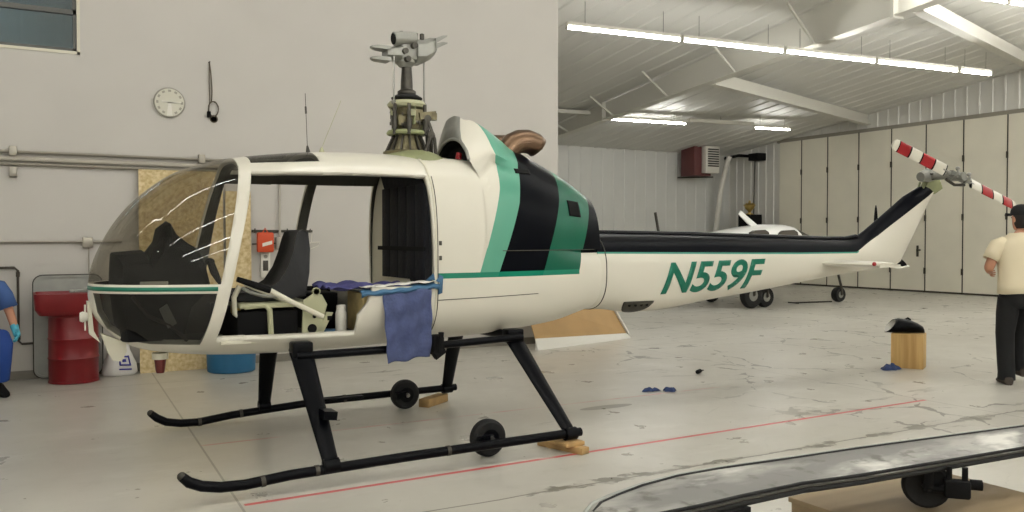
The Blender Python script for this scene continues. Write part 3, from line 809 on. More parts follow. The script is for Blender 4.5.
def csec(x):
    w = max(sec_y for sec_y in [btf[3](x) * max(0, 1 - abs((1.37 - 1.15) / max(.23, btf[1](x) - 1.15)) ** 2.6) ** (1 / 2.6)]) + .006
    w = max(w, btf[3](x) * .93)
    h = ctop(x) - 1.36; n = 2.05 + .25 * min(1, (x - 2.9))
    out = []; t = min(1, max(0, (x - 2.80) / .5)); t = t * t * (3 - 2 * t)
    for k in range(NC):
        a = PI * k / (NC - 1); y = w * abs(math.cos(a)) ** (2 / n); z = 1.36 + h * abs(math.sin(a)) ** (2 / n)
        hb = .87 - .1 * max(0, x - 2.86); nn = body_nu(min(x, 2.86)); yb = btf[3](x) * max(0, 1 - (max(0, z - 1.15) / hb) ** nn) ** (1 / nn) + .005 if z < 1.15 + hb else 0
        if z < 1.93: y = yb + (y - yb) * t
        elif z < 2.05: q = (z - 1.93) / .12; y = (yb + (y - yb) * t) * (1 - q) + y * q if yb > .1 else y
        out.append((x, YC - math.copysign(y, math.cos(a)), z))
    return out
# front edge of the cowl: up the near side, over the scoop, down the far side
c0 = csec(2.80); nlow = [(2.80, p[1], p[2]) for p in c0[:NC // 2] if p[2] < 1.95]; flow = [(2.82, p[1], p[2]) for p in c0[NC // 2:] if p[2] < 1.93]
near_edge = nlow + [surf_ray(469, 160, 5.47), surf_ray(467, 151, 5.53), surf_ray(461.5, 141, 5.64),
             surf_ray(460, 128, 5.78), surf_ray(460, 117, 5.86), surf_ray(454, 116, 5.94), surf_ray(447, 120, 6.02), surf_ray(443, 130, 6.10), surf_ray(438, 148, 6.2)] + flow
mb = MB(); r0 = resample(near_edge, NC)
rings = [r0]
for k in range(22):
    x = 2.93 + (3.97 - 2.93) * k / 21; rings.append(csec(x))
rv = mb.loft(rings, closed=False)
mb._f(list(reversed(rv[-1])))
o = obj('engine_cowl', mb, M['livery'], HELI, angle=50); cow = o
# scoop panel, intake ring and the dark throat
A_ = [surf_ray(461.5, 141, 5.64), surf_ray(460, 128, 5.78), surf_ray(460, 117, 5.86), surf_ray(454, 116, 5.94), surf_ray(447, 120, 6.02), surf_ray(443, 130, 6.10), surf_ray(438, 148, 6.2), surf_ray(436, 156, 6.22)]
B_ = [surf_ray(461, 142, 5.645), surf_ray(459, 140, 5.68), surf_ray(455, 139, 5.75), surf_ray(450, 139.5, 5.85), surf_ray(446, 142, 5.93), surf_ray(442, 146, 6.02), surf_ray(439, 151, 6.1), surf_ray(436.5, 156, 6.16)]
b = MB(); b.loft([resample(A_, 24), resample(B_, 24)], closed=False); o = obj('scoop_panel', b, M['grey'], HELI, angle=60); solid(o, .008, 0)
rim = [surf_ray(469, 160, 5.48), surf_ray(466.5, 151, 5.53), surf_ray(461, 142, 5.645), surf_ray(455, 139, 5.75), surf_ray(450, 139.5, 5.85), surf_ray(446, 142, 5.93), surf_ray(442, 146, 6.02), surf_ray(436.5, 156, 6.16)]
b = MB(); b.tube(resample(rim, 20), .012, 8); obj('intake_rim', b, M['grey'], HELI)
b = MB(); r1 = resample(rim, 20); r2 = [(p.x + .10, YC + (p.y - YC) * .92 + .05, 2.02 + (p.z - 2.02) * .9) for p in r1]; v = b.loft([r1, r2], closed=False); b._f(v[-1]); o = obj('intake_throat', b, M['matblack'], HELI); solid(o, .004, 0)
b = MB(); b.tube([(2.78, 5.72, 2.03), (2.79, 5.72, 2.075)], .022, 10); b.tube([(2.76, 5.68, 2.035), (2.80, 5.74, 2.045)], .012, 8); o = obj('intake_plug', b, M['red'], HELI)
# small recesses on the cowl
def patch(x0, x1, z0, z1, name, mt, slant=0):
    b = MB(); n = 8; g = []
    for i in range(n + 1):
        row = []
        for j in range(n + 1):
            x = x0 + (x1 - x0) * i / n; z = z0 + (z1 - z0) * j / n + slant * (i / n)
            c = csec(x); best = min(((abs(p[2] - z), p) for p in c[:NC // 2 + 1]), key=lambda q: q[0])
            lo = [p for p in c[:NC // 2 + 1] if p[2] <= z][-1]; hi = [p for p in c[:NC // 2 + 1] if p[2] > z][0]
            t = (z - lo[2]) / (hi[2] - lo[2]); row.append((x, lo[1] + (hi[1] - lo[1]) * t - .004, z))
        g.append(row)
    b.loft(g, closed=False); o = obj(name, b, mt, HELI); solid(o, .004, 0); return o
patch(3.13, 3.28, 1.925, 1.96, 'cowl_handle_slot', M['matblack'])
patch(3.62, 3.75, 1.62, 1.74, 'cowl_vent', M['matblack'], -.01)
# seams and fasteners
def hull_line(pts, name, r=.0035):
    b = MB(); q = []
    for x, z in pts:
        n = 2.9 - .5 * (x - 2.4) / 1.6; zt, zb, hw = btf[1](x), btf[2](x), btf[3](x)
        h = (zt - 1.15) if z > 1.15 else (1.15 - zb)
        q.append((x, YC - hw * max(0, 1 - abs((z - 1.15) / h) ** n) ** (1 / n) - .001, z))
    b.tube(q, r, 6); return obj(name, b, M['darksteel'], HELI)
hull_line([(2.42 + .07 * k, 1.03 + .0012 * k) for k in range(13)], 'panel_seam', .0028)
b = MB(); b.tube([(x, csec(x)[0][1] - .001, 1.36) for x in [2.93 + .06 * k for k in range(17)]], .003, 6); obj('panel_seam', b, M['darksteel'], HELI)
b = MB(); b.tube([(2.415, p[1] + (-.002 if p[1] < YC else .002), p[2]) for p in sec(2.415, 2.03, .712, 1.15, .62, 2.9, nu=3.5)[24:44]], .003, 6); obj('panel_seam', b, M['darksteel'], HELI)
for z in (1.30, 1.40): 
    b = MB(); b.box((2.425, YC - .622, z), (2.445, YC - .60, z + .03), .003); obj('latch', b, M['darksteel'], HELI)
# exhaust stacks
def stack(dy, s_=1):
    b = MB(); path = [(3.17, 0, 2.05), (3.20, 0, 2.115), (3.25, 0, 2.165), (3.31, 0, 2.19), (3.38, 0, 2.195), (3.44, 0, 2.18), (3.475, 0, 2.155)]
    P = [(x, YC + dy, z) for x, _, z in path]
    b.tube(P, [.075, .085, .09, .092, .092, .09, .088], 18, cap=False, sx=1.15)
    o = obj('exhaust_stack', b, M['copper'], HELI); solid(o, .006, -1)
    b = MB(); b.tube([Vector(P[-1]) + Vector((-.012, 0, .012)), Vector(P[-1]) + Vector((-.002, 0, .004))], .082, 18, sx=1.15); obj('exhaust_bore', b, M['matblack'], o)
    b = MB(); b.tube([(x, YC + dy - .105 + .012 * abs(k - 3), z - .02) for k, (x, _, z) in enumerate(path[1:], 1)], .008, 6); obj('weld_bead', b, M['copper'], o)
stack(-.16); stack(.22)

# tail boom and fin
TT = [(3.95, 1.488, .868, .318, 2.5), (4.2, 1.487, .855, .295, 2.5), (4.45, 1.484, .82, .28, 2.5), (4.72, 1.482, .825, .265, 2.4), (5.28, 1.472, .888, .235, 2.4), (6.02, 1.457, .962, .195, 2.3), (6.60, 1.445, 1.03, .165, 2.2), (6.95, 1.437, 1.07, .145, 2.2)]
ttf = [mono([r[0] for r in TT], [r[j] for r in TT]) for j in range(5)]
rings = []
for k in range(30):
    x = 3.95 + 3.0 * k / 29; zt, zb = ttf[1](x), ttf[2](x); rings.append(sec(x, zt, zb, (zt + zb) / 2, ttf[3](x), ttf[4](x), 40))
FF = [(7.10, 1.433), (7.24, 1.436), (7.36, 1.458), (7.50, 1.53), (7.73, 1.665), (8.1, 1.888), (8.36, 2.0), (8.42, 2.01)]
FB = [(7.12, 1.085), (7.40, 1.108), (7.74, 1.138), (7.93, 1.145), (8.04, 1.20), (8.24, 1.47), (8.50, 1.83), (8.58, 1.93)]
FW = [.138, .128, .115, .10, .085, .07, .058, .05]
for (fx, fz), (bx, bz), w in zip(FF, FB, FW):
    c = Vector(((fx + bx) / 2, YC, (fz + bz) / 2)); d = Vector((fx - bx, 0, fz - bz)) / 2; n = 2.2
    rings.append([c + d * math.copysign(abs(math.sin(a)) ** (2 / n), math.sin(a)) + Vector((0, w * math.copysign(abs(math.cos(a)) ** (2 / n), math.cos(a)), 0)) for a in [2 * PI * k / 40 for k in range(40)]])
mb = MB(); mb.loft(rings); BOOM = obj('tail_boom', mb, M['boom'], HELI, angle=50)
def boom_y(x, z):
    zt, zb, n = ttf[1](x), ttf[2](x), ttf[4](x); zc = (zt + zb) / 2
    return YC - ttf[3](x) * max(0, 1 - abs((z - zc) / ((zt - zb) / 2)) ** n) ** (1 / n)
b = MB(); b.tube([(4.03, p[1] + (-.002 if p[1] < YC else .002), p[2]) for p in sec(4.03, ttf[1](4.03), ttf[2](4.03), 1.178, ttf[3](4.03), 2.5, 40)], .004, 6); obj('boom_joint', b, M['darksteel'], BOOM)
b = MB(); b.tube([(x, YC, ttf[1](x) + .004) for x in (3.98, 5.0, 6.0, 6.95)], .028, 10, sx=1.4); b.tube([(6.95, YC, 1.441), (7.2, YC, 1.44), (7.36, YC, 1.462)], .028, 10); obj('driveshaft_cover', b, M['black'], HELI)
b = MB(); b.tube([(4.0, YC - .19, 1.46), (4.0, YC - .19, 1.56)], .012, 8); obj('boom_clip', b, M['black'], HELI)
# dark half-round opening low on the boom
b = MB(); g = []
for i_ in range(15):
    q = -1 + 2 * i_ / 14; x = 4.42 + .155 * q; zb_ = max(.925 - .10 * max(.02, 1 - q * q) ** .5, ttf[2](x) + .003)
    g.append([(x, boom_y(x, .925 + (zb_ - .925) * j_ / 8) - .006, .925 + (zb_ - .925) * j_ / 8) for j_ in range(9)])
b.loft(g, closed=False); o = obj('boom_vent', b, M['olive'], HELI); solid(o, .006, 0)
for k in range(4):
    x = 4.33 + .06 * k; z = .895; b = MB(); b.lathe((x, boom_y(x, z) - .011, z), [(.013, -.003), (.013, .003)], 12, 'Y'); obj('vent_hole', b, M['matblack'], o)
# registration
cu = bpy.data.curves.new('reg', 'FONT'); cu.body = 'N559F'; cu.size = 1; cu.shear = .33; cu.offset = .022; cu.space_character = .98; cu.resolution_u = 6
to = bpy.data.objects.new('reg', cu); COL.objects.link(to); bpy.context.view_layer.update()
me = bpy.data.meshes.new_from_object(to.evaluated_get(bpy.context.evaluated_depsgraph_get()))
bpy.data.objects.remove(to)
bm = bmesh.new(); bm.from_mesh(me)
x0, x1 = min(v.co.x for v in bm.verts), max(v.co.x for v in bm.verts); y0, y1 = min(v.co.y for v in bm.verts), max(v.co.y for v in bm.verts)
for v in bm.verts:
    X = 4.625 + (v.co.x - x0) / (x1 - x0) * (5.885 - 4.625); t = (v.co.y - y0) / (y1 - y0)
    zl = .972 + (X - 4.62) * .016; v.co = Vector((X, 0, zl + t * .273))
for k in range(16): cut_plane(bm, (0, 0, .95 + k * .022), (0, 0, 1))
for k in range(30): cut_plane(bm, (4.6 + k * .045, 0, 0), (1, 0, 0))
for v in bm.verts: v.co.y = boom_y(v.co.x, v.co.z) - .004
lt = mat('letter_green', '0C6B55', .3, metal=.15)
o = obj('registration_lettering', bm, lt, BOOM, smooth=False); solid(o, .003, 0); tag(o, 'green slanted letters N559F')
# stabiliser
def stab(side):
    b = MB(); rings = []
    for yy, x0, x1, z, th in ((.10, 6.68, 7.16, 1.205, .032), (.35, 6.70, 7.15, 1.205, .028), (.62, 6.73, 7.13, 1.205, .024), (.64, 6.77, 7.10, 1.205, .012)):
        rings.append([((x0 + x1) / 2 + (x1 - x0) / 2 * math.cos(a), YC + side * yy, z + th * math.sin(a) * (1.25 - .6 * (1 - math.cos(a)) / 2 * -1 if False else 1)) for a in [2 * PI * k / 20 for k in range(20)]])
    b.loft(rings); o = obj('stabilizer', b, M['white'], HELI, angle=50)
    b = MB(); b.sphere((6.80, YC + side * .655, 1.21), .02, (1.2, .8, 1), 12); obj('navigation_light', b, M['red'], o)
    b = MB(); b.bar((6.88, YC + side * .65, 1.185), (7.17, YC + side * .65, 1.19), .012, .022); obj('end_plate', b, M['white'], o)
stab(-1); stab(1)
b = MB(); b.tube([(7.9, YC, 1.15), (8.06, YC, 1.13), (8.20, YC, 1.15)], .012, 8); obj('tail_bumper', b, M['white'], HELI)

# tail gearbox and rotor
b = MB(); b.prism([(8.40, 1.955), (8.58, 1.925), (8.72, 1.99), (8.66, 2.10), (8.48, 2.07)], YC - .035, YC + .035); obj('gearbox_bracket', b, M['primer'], HELI)
b = MB()
for yy in (-.03, .03): b.tube([(8.36, YC + yy, 1.93), (8.42, YC + yy, 2.05)], .012, 8)
obj('bracket_strut', b, M['primer'], HELI)
b = MB(); b.tube([(8.30, YC - .06, 2.10), (8.42, YC - .06, 2.12), (8.56, YC - .06, 2.14)], [.05, .075, .06], 14); b.sphere((8.44, YC - .07, 2.13), .075, (1, 1, .9), 16); b.tube([(8.43, YC, 2.12), (8.425, YC - .36, 2.09)], [.05, .028], 14); gb = obj('tail_gearbox', b, M['grey'], HELI)
for k in range(6):
    b = MB(); a = k * PI / 3; b.lathe((8.44 + .06 * math.cos(a), YC - .135, 2.13 + .06 * math.sin(a)), [(.009, -.015), (.009, .015)], 8, 'Y'); obj('gearbox_bolt', b, M['darksteel'], gb)
HB = Vector((8.425, YC - .40, 2.085))
dirv = Vector((-.9, 0, .25)).normalized()
b = MB(); b.bar(HB - dirv * .14, HB + dirv * .14, .07, .05); b.tube([HB + Vector((0, .08, 0)), HB - Vector((0, .07, 0))], .045, 12); b.tube([HB - dirv * .27, HB + dirv * .27], .016, 8); hub = obj('tail_rotor_hub', b, M['grey'], HELI)
for s_ in (-1, 1):
    b = MB(); q = HB + dirv * .10 * s_; b.tube([q + Vector((0, -.06, .05)), q + Vector((0, -.07, -.01)), q + Vector((0, .02, -.05))], .014, 8); b.sphere(q + Vector((0, -.06, .05)), .022, seg=10); obj('pitch_horn', b, M['grey'], hub)
b = MB(); b.tube([HB + Vector((-.17, .02, -.03)), HB + Vector((-.06, .0, -.085)), HB + Vector((.08, -.02, -.085))], .016, 8); obj('pitch_arm', b, M['darksteel'], hub)
def tail_blade(s_):
    side = Vector((-dirv.z, 0, dirv.x)); mats_ = [M['white'], M['redblade'], M['black']]
    bands = [(.215, .232, 2), (.232, .41, 0), (.41, .432, 2), (.432, .615, 1), (.615, .635, 2), (.635, .80, 0), (.80, .822, 2), (.822, .985, 1), (.985, 1.0, 2), (1.0, 1.05, 0), (1.05, 1.075, 0)]
    b = MB()
    for a, c, mi in bands:
        b.mi = mi; rings = []
        for t in (a, c):
            w = .056 if t < 1.04 else (.053 if t < 1.07 else .032)
            r = []
            for k in range(16):
                q = 2 * PI * k / 16
                u = math.cos(q) * w * s_ - .0; h = math.sin(q) * .014
                r.append(HB + dirv * (t * s_) + side * u + Vector((0, h + .25 * u * s_, 0)))
            rings.append(r)
        b.loft(rings, cap0=(a == .215), cap1=(c == 1.075))
    bmesh.ops.remove_doubles(b.bm, verts=b.bm.verts, dist=1e-4)
    o = obj('tail_rotor_blade', b, mats_, HELI, angle=60); tag(o, 'white blade with red and black bands')
tail_blade(1); tail_blade(-1)

# transmission, mast and hub
MX = 2.45
b = MB(); b.lathe((MX + .02, YC, 1.99), [(.40, 0), (.38, .03), (.31, .065), (.22, .088), (.17, .095)], 32, sx=.62, sy=.9); obj('transmission_deck', b, M['primer'], HELI)
b = MB(); b.lathe((MX, YC, 2.06), [(.175, 0), (.175, .02), (.14, .03), (.09, .135), (.09, .15)], 24); sk = obj('transmission_skirt', b, M['brassy'], HELI, angle=30)
for k in range(14):
    a = 2 * PI * k / 14; b = MB(); b.bar((MX + .15 * math.cos(a), YC + .15 * math.sin(a), 2.085), (MX + .098 * math.cos(a), YC + .098 * math.sin(a), 2.20), .012, .02); obj('skirt_rib', b, M['darksteel'], sk)
b = MB(); b.lathe((MX, YC, 2.20), [(.10, 0), (.145, .005), (.15, .018), (.14, .034), (.10, .04)], 28); obj('lower_ring', b, M['primer'], HELI)
b = MB(); b.lathe((MX, YC, 2.24), [(.085, 0), (.10, .03), (.095, .09), (.075, .11), (.085, .17), (.065, .19)], 20); b.box((MX - .105, YC - .10, 2.26), (MX - .01, YC + .02, 2.34), .01); b.box((MX + .015, YC - .11, 2.30), (MX + .115, YC - .02, 2.39), .01); tb = obj('transmission_case', b, M['brassy'], HELI)
rng = random.Random(3)
for k in range(16):
    a = 2 * PI * k / 16 + .1; r = .098 + rng.uniform(0, .022); z = 2.25 + rng.uniform(0, .04)
    b = MB(); p = Vector((MX + r * math.cos(a), YC + r * math.sin(a), z)); q = p + Vector((rng.uniform(-.02, .02), 0, rng.uniform(.06, .15)))
    b.tube([p, q], .007, 6); b.lathe(p, [(.013, -.01), (.013, .012)], 8); obj('transmission_bolt', b, M['darksteel' if k % 3 else 'primer'], tb)
for k in range(14):
    a = 2 * PI * k / 14 + .2; r = .085 + rng.uniform(0, .03); z = 2.26 + rng.uniform(0, .10); w = rng.uniform(.012, .026)
    b = MB(); c = Vector((MX + r * math.cos(a), YC + r * math.sin(a), z)); b.box(c - Vector((w, w, w * .8)), c + Vector((w, w, w * 1.1)), .004); b.tube([c, c + Vector((.035 * math.cos(a + .8), .035 * math.sin(a + .8), .03))], .007, 6); obj('gearbox_fitting', b, M[('brassy', 'darksteel', 'lgreen', 'grey')[k % 4]], tb)
b = MB(); b.lathe((MX, YC, 2.40), [(.08, 0), (.135, .005), (.145, .025), (.125, .05), (.075, .055)], 28); obj('swashplate', b, M['lgreen'], HELI)
b = MB(); b.lathe((MX, YC, 2.455), [(.08, 0), (.112, .012), (.115, .022), (.085, .04), (.05, .05)], 24); obj('rubber_boot', b, M['rubber'], HELI)
b = MB(); b.lathe((MX, YC, 2.495), [(.055, 0), (.068, .01), (.068, .03), (.046, .045), (.044, .10), (.036, .22), (.036, .27)], 20); obj('rotor_mast', b, M['darksteel'], HELI)
for dx, dy in ((-.125, -.06), (.125, -.03)):
    b = MB(); b.tube([(MX + dx, YC + dy, 2.36), (MX + dx, YC + dy, 2.80)], .008, 8); b.sphere((MX + dx, YC + dy, 2.43), .02, seg=10); lk = obj('pitch_link', b, M['steel'], HELI)
for k, (dx, dy) in enumerate(((-.125, -.07), (.10, -.11), (-.04, -.135), (.13, .04))):
    b = MB(); b.tube([(MX + dx, YC + dy, 2.20), (MX + dx * .95, YC + dy, 2.42)], .014, 8); b.lathe((MX + dx, YC + dy, 2.24), [(.022, 0), (.022, .07)], 10); obj('servo_rod', b, M['darksteel'], HELI)
# control linkage behind the gearbox
for P, r in (([(2.58, YC - .1, 2.03), (2.57, YC - .1, 2.22), (2.54, YC - .1, 2.33)], .018), ([(2.62, YC - .14, 2.03), (2.61, YC - .14, 2.17), (2.56, YC - .12, 2.32)], .013), ([(2.50, YC - .2, 2.03), (2.57, YC - .16, 2.20)], .016), ([(2.63, YC - .05, 2.03), (2.61, YC - .08, 2.20)], .012)):
    b = MB(); b.tube(P, r, 8); b.lathe(P[-1], [(.028, -.012), (.028, .012)], 10, 'Y'); obj('control_linkage', b, M['darksteel'], HELI)
b = MB(); b.bar((2.50, YC - .1, 2.335), (2.63, YC - .1, 2.355), .06, .05); b.lathe((2.61, YC - .1, 2.315), [(.035, 0), (.035, .05)], 12); obj('bellcrank', b, M['brassy'], HELI)
# rotor head: grey castings with open forks
hz = 2.83
b = MB(); b.box((MX - .075, YC - .075, 2.745), (MX + .085, YC + .075, 2.88), .02); b.lathe((MX - .01, YC, 2.70), [(.045, 0), (.075, .03), (.075, .06)], 16); HBk = obj('rotor_hub', b, M['grey'], HELI)
b = MB(); rg = []
for x, w, z0, z1 in ((MX + .05, .10, 2.73, 2.90), (MX + .11, .115, 2.735, 2.905), (MX + .16, .11, 2.765, 2.925), (MX + .205, .09, 2.81, 2.93)):
    rg.append([(x, YC + w * a, (z0 + z1) / 2 + (z1 - z0) / 2 * c) for a, c in ((-1, -.5), (-.55, -1), (.55, -1), (1, -.5), (1, .5), (.55, 1), (-.55, 1), (-1, .5))])
b.loft(rg); obj('blade_grip', b, M['grey'], HBk)
for yy, z0, z1 in ((-.055, 2.86, 2.90), (-.05, 2.90, 2.955)):
    b = MB(); b.loft([[(x, YC + yy + a * w, z + c * h) for a, c in ((-1, -1), (1, -1), (1, 1), (-1, 1))] for x, w, z, h in ((MX + .19, .05, z0, .02), (MX + .25, .04, (z0 + z1) / 2 + .005, .014), (MX + .30, .012, z1, .004))]); obj('fork_prong', b, M['grey'], HBk)
b = MB(); rg = []
for x, w, z0, z1 in ((MX - .06, .085, 2.74, 2.86), (MX - .12, .075, 2.745, 2.835), (MX - .17, .06, 2.75, 2.82)):
    rg.append([(x, YC + w * a, (z0 + z1) / 2 + (z1 - z0) / 2 * c) for a, c in ((-1, -.5), (-.55, -1), (.55, -1), (1, -.5), (1, .5), (.55, 1), (-.55, 1), (-1, .5))])
b.loft(rg); obj('blade_grip', b, M['grey'], HBk)
for z in (2.735, 2.815):
    b = MB(); b.loft([[(x, YC - .02 + a * w, zz + c * h) for a, c in ((-1, -1), (1, -1), (1, 1), (-1, 1))] for x, w, zz, h in ((MX - .15, .06, z, .014), (MX - .25, .05, z + .002, .012), (MX - .285, .02, z + .004, .006))]); obj('fork_prong', b, M['grey'], HBk)
b = MB(); b.tube([(MX - .125, YC - .06, 2.885), (MX - .03, YC - .06, 2.90), (MX + .04, YC - .06, 2.90)], [.05, .048, .05], 14); dm = obj('damper', b, M['grey'], HBk)
b = MB(); b.tube([(MX - .132, YC - .06, 2.884), (MX - .124, YC - .06, 2.885)], .04, 14); obj('damper_bore', b, M['matblack'], dm)
for dx in (-.06, .0, .05, .10):
    b = MB(); b.lathe((MX + dx, YC - .05, 2.90), [(.018, 0), (.018, .045), (.01, .05)], 8); obj('hub_nut', b, M['darksteel'], HBk)
for q in ((-.05, -.09, 2.80), (.02, -.095, 2.845), (-.03, -.09, 2.745)):
    b = MB(); b.lathe((MX + q[0], YC + q[1], q[2]), [(.022, -.02), (.022, .02)], 10, 'Y'); obj('hub_pin', b, M['darksteel'], HBk)

# antennas, nose light, beacon
b = MB(); b.tube([(1.715, YC, 2.03), (1.708, YC, 2.09)], [.02, .006], 8); b.tube([(1.708, YC, 2.09), (1.695, YC, 2.45)], .0025, 5); b.tube([(1.70, YC, 2.31), (1.697, YC, 2.36)], .007, 6); o = obj('whip_antenna', b, M['darksteel'], HELI)
b = MB(); b.lathe((1.81, YC, 2.035), [(.025, 0), (.02, .02), (.006, .05)], 10); b.tube([(1.81, YC, 2.08), (1.95, YC, 2.42)], .0025, 5); obj('whip_antenna', b, M['lgreen'], HELI)
b = MB(); b.prism([(.325, 1.06), (.345, 1.06), (.36, .88), (.40, .80), (.335, .86)], YC - .05, YC + .05); nl = obj('nose_bracket', b, M['cream'], HELI)
b = MB(); b.tube([(.34, YC - .01, .965), (.30, YC - .01, .965), (.285, YC - .01, .965)], [.022, .034, .026], 12); b.tube([(.315, YC - .01, .88), (.315, YC - .01, 1.04)], .006, 6); o = obj('landing_light', b, M['plastic'], nl)
b = MB(); b.prism([(.40, .86), (.44, .735), (.465, .69), (.515, .68), (.545, .74), (.54, .80)], YC - .05, YC + .05); obj('tow_fairing', b, M['cream'], HELI)
b = MB(); b.lathe((.745, YC, .585), [(.024, 0), (.028, .015), (.036, .08), (.036, .095)], 16); bc = obj('belly_beacon', b, mat('beacon_red', '5E1A18', .35), HELI)
b = MB(); b.lathe((.745, YC, .675), [(.05, 0), (.05, .04)], 16); obj('beacon_collar', b, M['cream'], bc)

# landing gear
def skid(y, side, name):
    b = MB(); z = .11
    dx = .09 if side > 0 else 0
    pts = [(.72 + dx * .9, y, z + (.055 if dx == 0 else .03)), (.755 + dx, y, z + (.02 if dx == 0 else -.01)), (.82 + dx, y, z - .01 - dx * .4), (.92 + dx, y, z - .03 - dx * .4), (1.05 + dx, y, z - .035 - dx * .4), (1.3 + dx, y, z - .015 - dx * .3), (2.0 + dx, y, z), (3.3 + dx * .3, y, z + .012)]
    b.tube(pts, [.026, .03, .03, .03, .03, .03, .03, .03], 14); o = obj('skid_tube', b, M['black'], HELI)
    b = MB(); b.sphere(pts[0], .026, seg=10); obj('skid_cap', b, M['darksteel'], o)
    zf = mono([p[0] for p in pts], [p[2] for p in pts])
    for x in (1.15, 1.46, 2.30):
        b = MB(); b.tube([(x - .012, y, zf(x - .012)), (x + .012, y, zf(x + .012))], .0325, 14); obj('clamp_band', b, M['darksteel'], o)
    return o
SKN = skid(4.88, -1, 'near'); SKF = skid(6.90, 1, 'far')
for y, ty, x0, x1, tag_ in ((4.88, 5.34, 1.50, 1.545, 'f'), (6.90, 6.46, 1.585, 1.64, 'f'), (4.88, 5.36, 3.04, 3.215, 'r'), (6.90, 6.44, 3.13, 3.24, 'r')):
    b = MB(); rg = []
    for (x, yy, z, w, th) in ((x0, ty, .735, .075, .034), (x0 * .55 + x1 * .45, ty * .5 + y * .5, .44, .062, .03), (x1, y, .125, .048, .03)):
        rg.append([(x + w * math.cos(a), yy + th * math.sin(a), z) for a in [2 * PI * k / 16 for k in range(16)]])
    b.loft(rg); lg = obj('gear_leg', b, M['black'], HELI)
    b = MB(); b.tube([(x1 - .045, y, .118), (x1 + .045, y, .12)], .043, 14); obj('leg_foot', b, M['black'], lg)
    b = MB(); b.box((x0 - .065, ty - .05, .70), (x0 + .065, ty + .05, .80), .012); obj('leg_socket', b, M['black'], lg)
    if tag_ == 'f' and y < 5:
        b = MB(); b.bar((x1 - .02, y + .13, .40), (x1 + .06, y + .13, .39), .13, .05); obj('leg_step', b, M['black'], lg)
for y in (5.30, 6.50):
    b = MB(); b.tube([(1.46, y, .715), (2.3, y, .72), (3.08, y, .745)], .026, 12); obj('cross_tube', b, M['black'], HELI)
for x in (1.50, 3.04):
    b = MB(); b.tube([(x, 5.32, .745), (x, 6.48, .745)], .035, 12); obj('cross_beam', b, M['black'], HELI)
b = MB(); b.box((2.36, 5.235, .66), (2.45, 5.33, .80), .025); b.tube([(2.405, 5.23, .68), (2.41, 5.22, .82)], .02, 8); b.tube([(2.37, 5.24, .66), (2.44, 5.25, .70)], .03, 8); obj('strapped_clamp', b, M['matblack'], HELI)
def gwheel(x, y, s_):
    b = MB(); b.lathe((x, y, .125), [(.065, -.036), (.105, -.04), (.122, -.026), (.125, 0), (.122, .026), (.105, .04), (.065, .036)], 30, 'Y', cap=True); w = obj('ground_wheel', b, M['rubber'], HELI)
    b = MB(); b.lathe((x, y - .04, .125), [(.062, -.006), (.05, .004), (.02, -.012), (.012, -.02)], 20, 'Y'); obj('wheel_rim', b, M['black'], w)
    b = MB(); b.lathe((x, y - .055, .125), [(.016, -.025), (.02, .0)], 12, 'Y'); obj('wheel_hub', b, M['steel'], w)
    b = MB(); b.bar((x - .03, y - .075 * 1, .14), (x - .12, y - .1, .13), .03, .05); obj('wheel_arm', b, M['black'], w)
gwheel(2.66, 5.03, 1); gwheel(2.79, 6.78, 1)
b = MB(); b.box((2.10, 6.84, .112), (2.45, 6.93, .135), .006); obj('skid_plate', b, M['black'], HELI)

# ================================================================== on and around the helicopter
def sheet(n0, n1, f, name, m, base, parent=None, t=.004):
    b = MB(); b.loft([[f(i / n0, j / n1) for j in range(n1 + 1)] for i in range(n0 + 1)], closed=False)
    o = obj(name, b, m, parent, base, angle=180); solid(o, t, 0); return o
rg_ = random.Random(11)
def hang(u, v):
    xl, xr = 2.015 + .02 * v, 2.36 - .02 * v
    x = xl + (xr - xl) * u
    z = 1.085 + .03 * u - v * (.45 - .0 * u) 
    return (x, 5.262 - .02 * min(1, v * 4) + .010 * math.sin(u * 14 + v * 5) + .008 * math.sin(v * 17 + u * 4), z + .006 * math.sin(u * 11))
tag(sheet(28, 28, hang, 'blue_towel', M['towel'], (2.15, 5.27, .65)), 'blue cloth towel hanging down from the open rear cabin sill', 'towel')
def lay(u, v):
    x = 1.70 + .62 * u; y = 5.36 + .42 * v + .05 * math.sin(u * 5)
    return (x, y, 1.118 + .010 * math.sin(u * 21 + v * 6) + .010 * math.sin(v * 19 + u * 7) + (.02 * abs(math.sin(u * 8 + 1)) * v) - (0.0))
tag(sheet(30, 20, lay, 'purple_cloth', mat('violet_towel', '5A5A96', .9, var=.35, vscale=12, bump=.5, bscale=50), (2.0, 5.5, 1.10)), 'crumpled violet-blue cloth spread over the rear bench', 'cloth')
b = MB(); b.loft([[(1.90 + .49 * u, 5.268 + .13 * v, 1.130 + .03 * u + .006 * math.sin(u * 20 + v * 9)) for v in (0, .33, .66, 1)] for u in [k / 24 for k in range(25)]], closed=False)
o = obj('white_paper', b, M['paper'], base=(2.15, 5.33, 1.12)); solid(o, .003, 0); tag(o, 'white masking paper along the top of the blue-taped sill', 'paper')
b = MB(); b.loft([[(1.87 + .57 * u, y, z + .04 * u + .004 * math.sin(u * 30)) for y, z in ((5.30, 1.112), (5.272, 1.10), (5.258, 1.085), (5.262, 1.062 + .014 * abs(math.sin(u * 13))))] for u in [k / 30 for k in range(31)]], closed=False)
v = [(2.44, 5.262, 1.08), (2.452, 5.27, 1.20), (2.40, 5.30, 1.235), (2.36, 5.33, 1.16)]
o = obj('masking_tape', b, M['tape'], base=(2.15, 5.27, 1.1)); solid(o, .003, 0); tag(o, 'light blue masking tape edging the rear sill under white paper', 'tape')
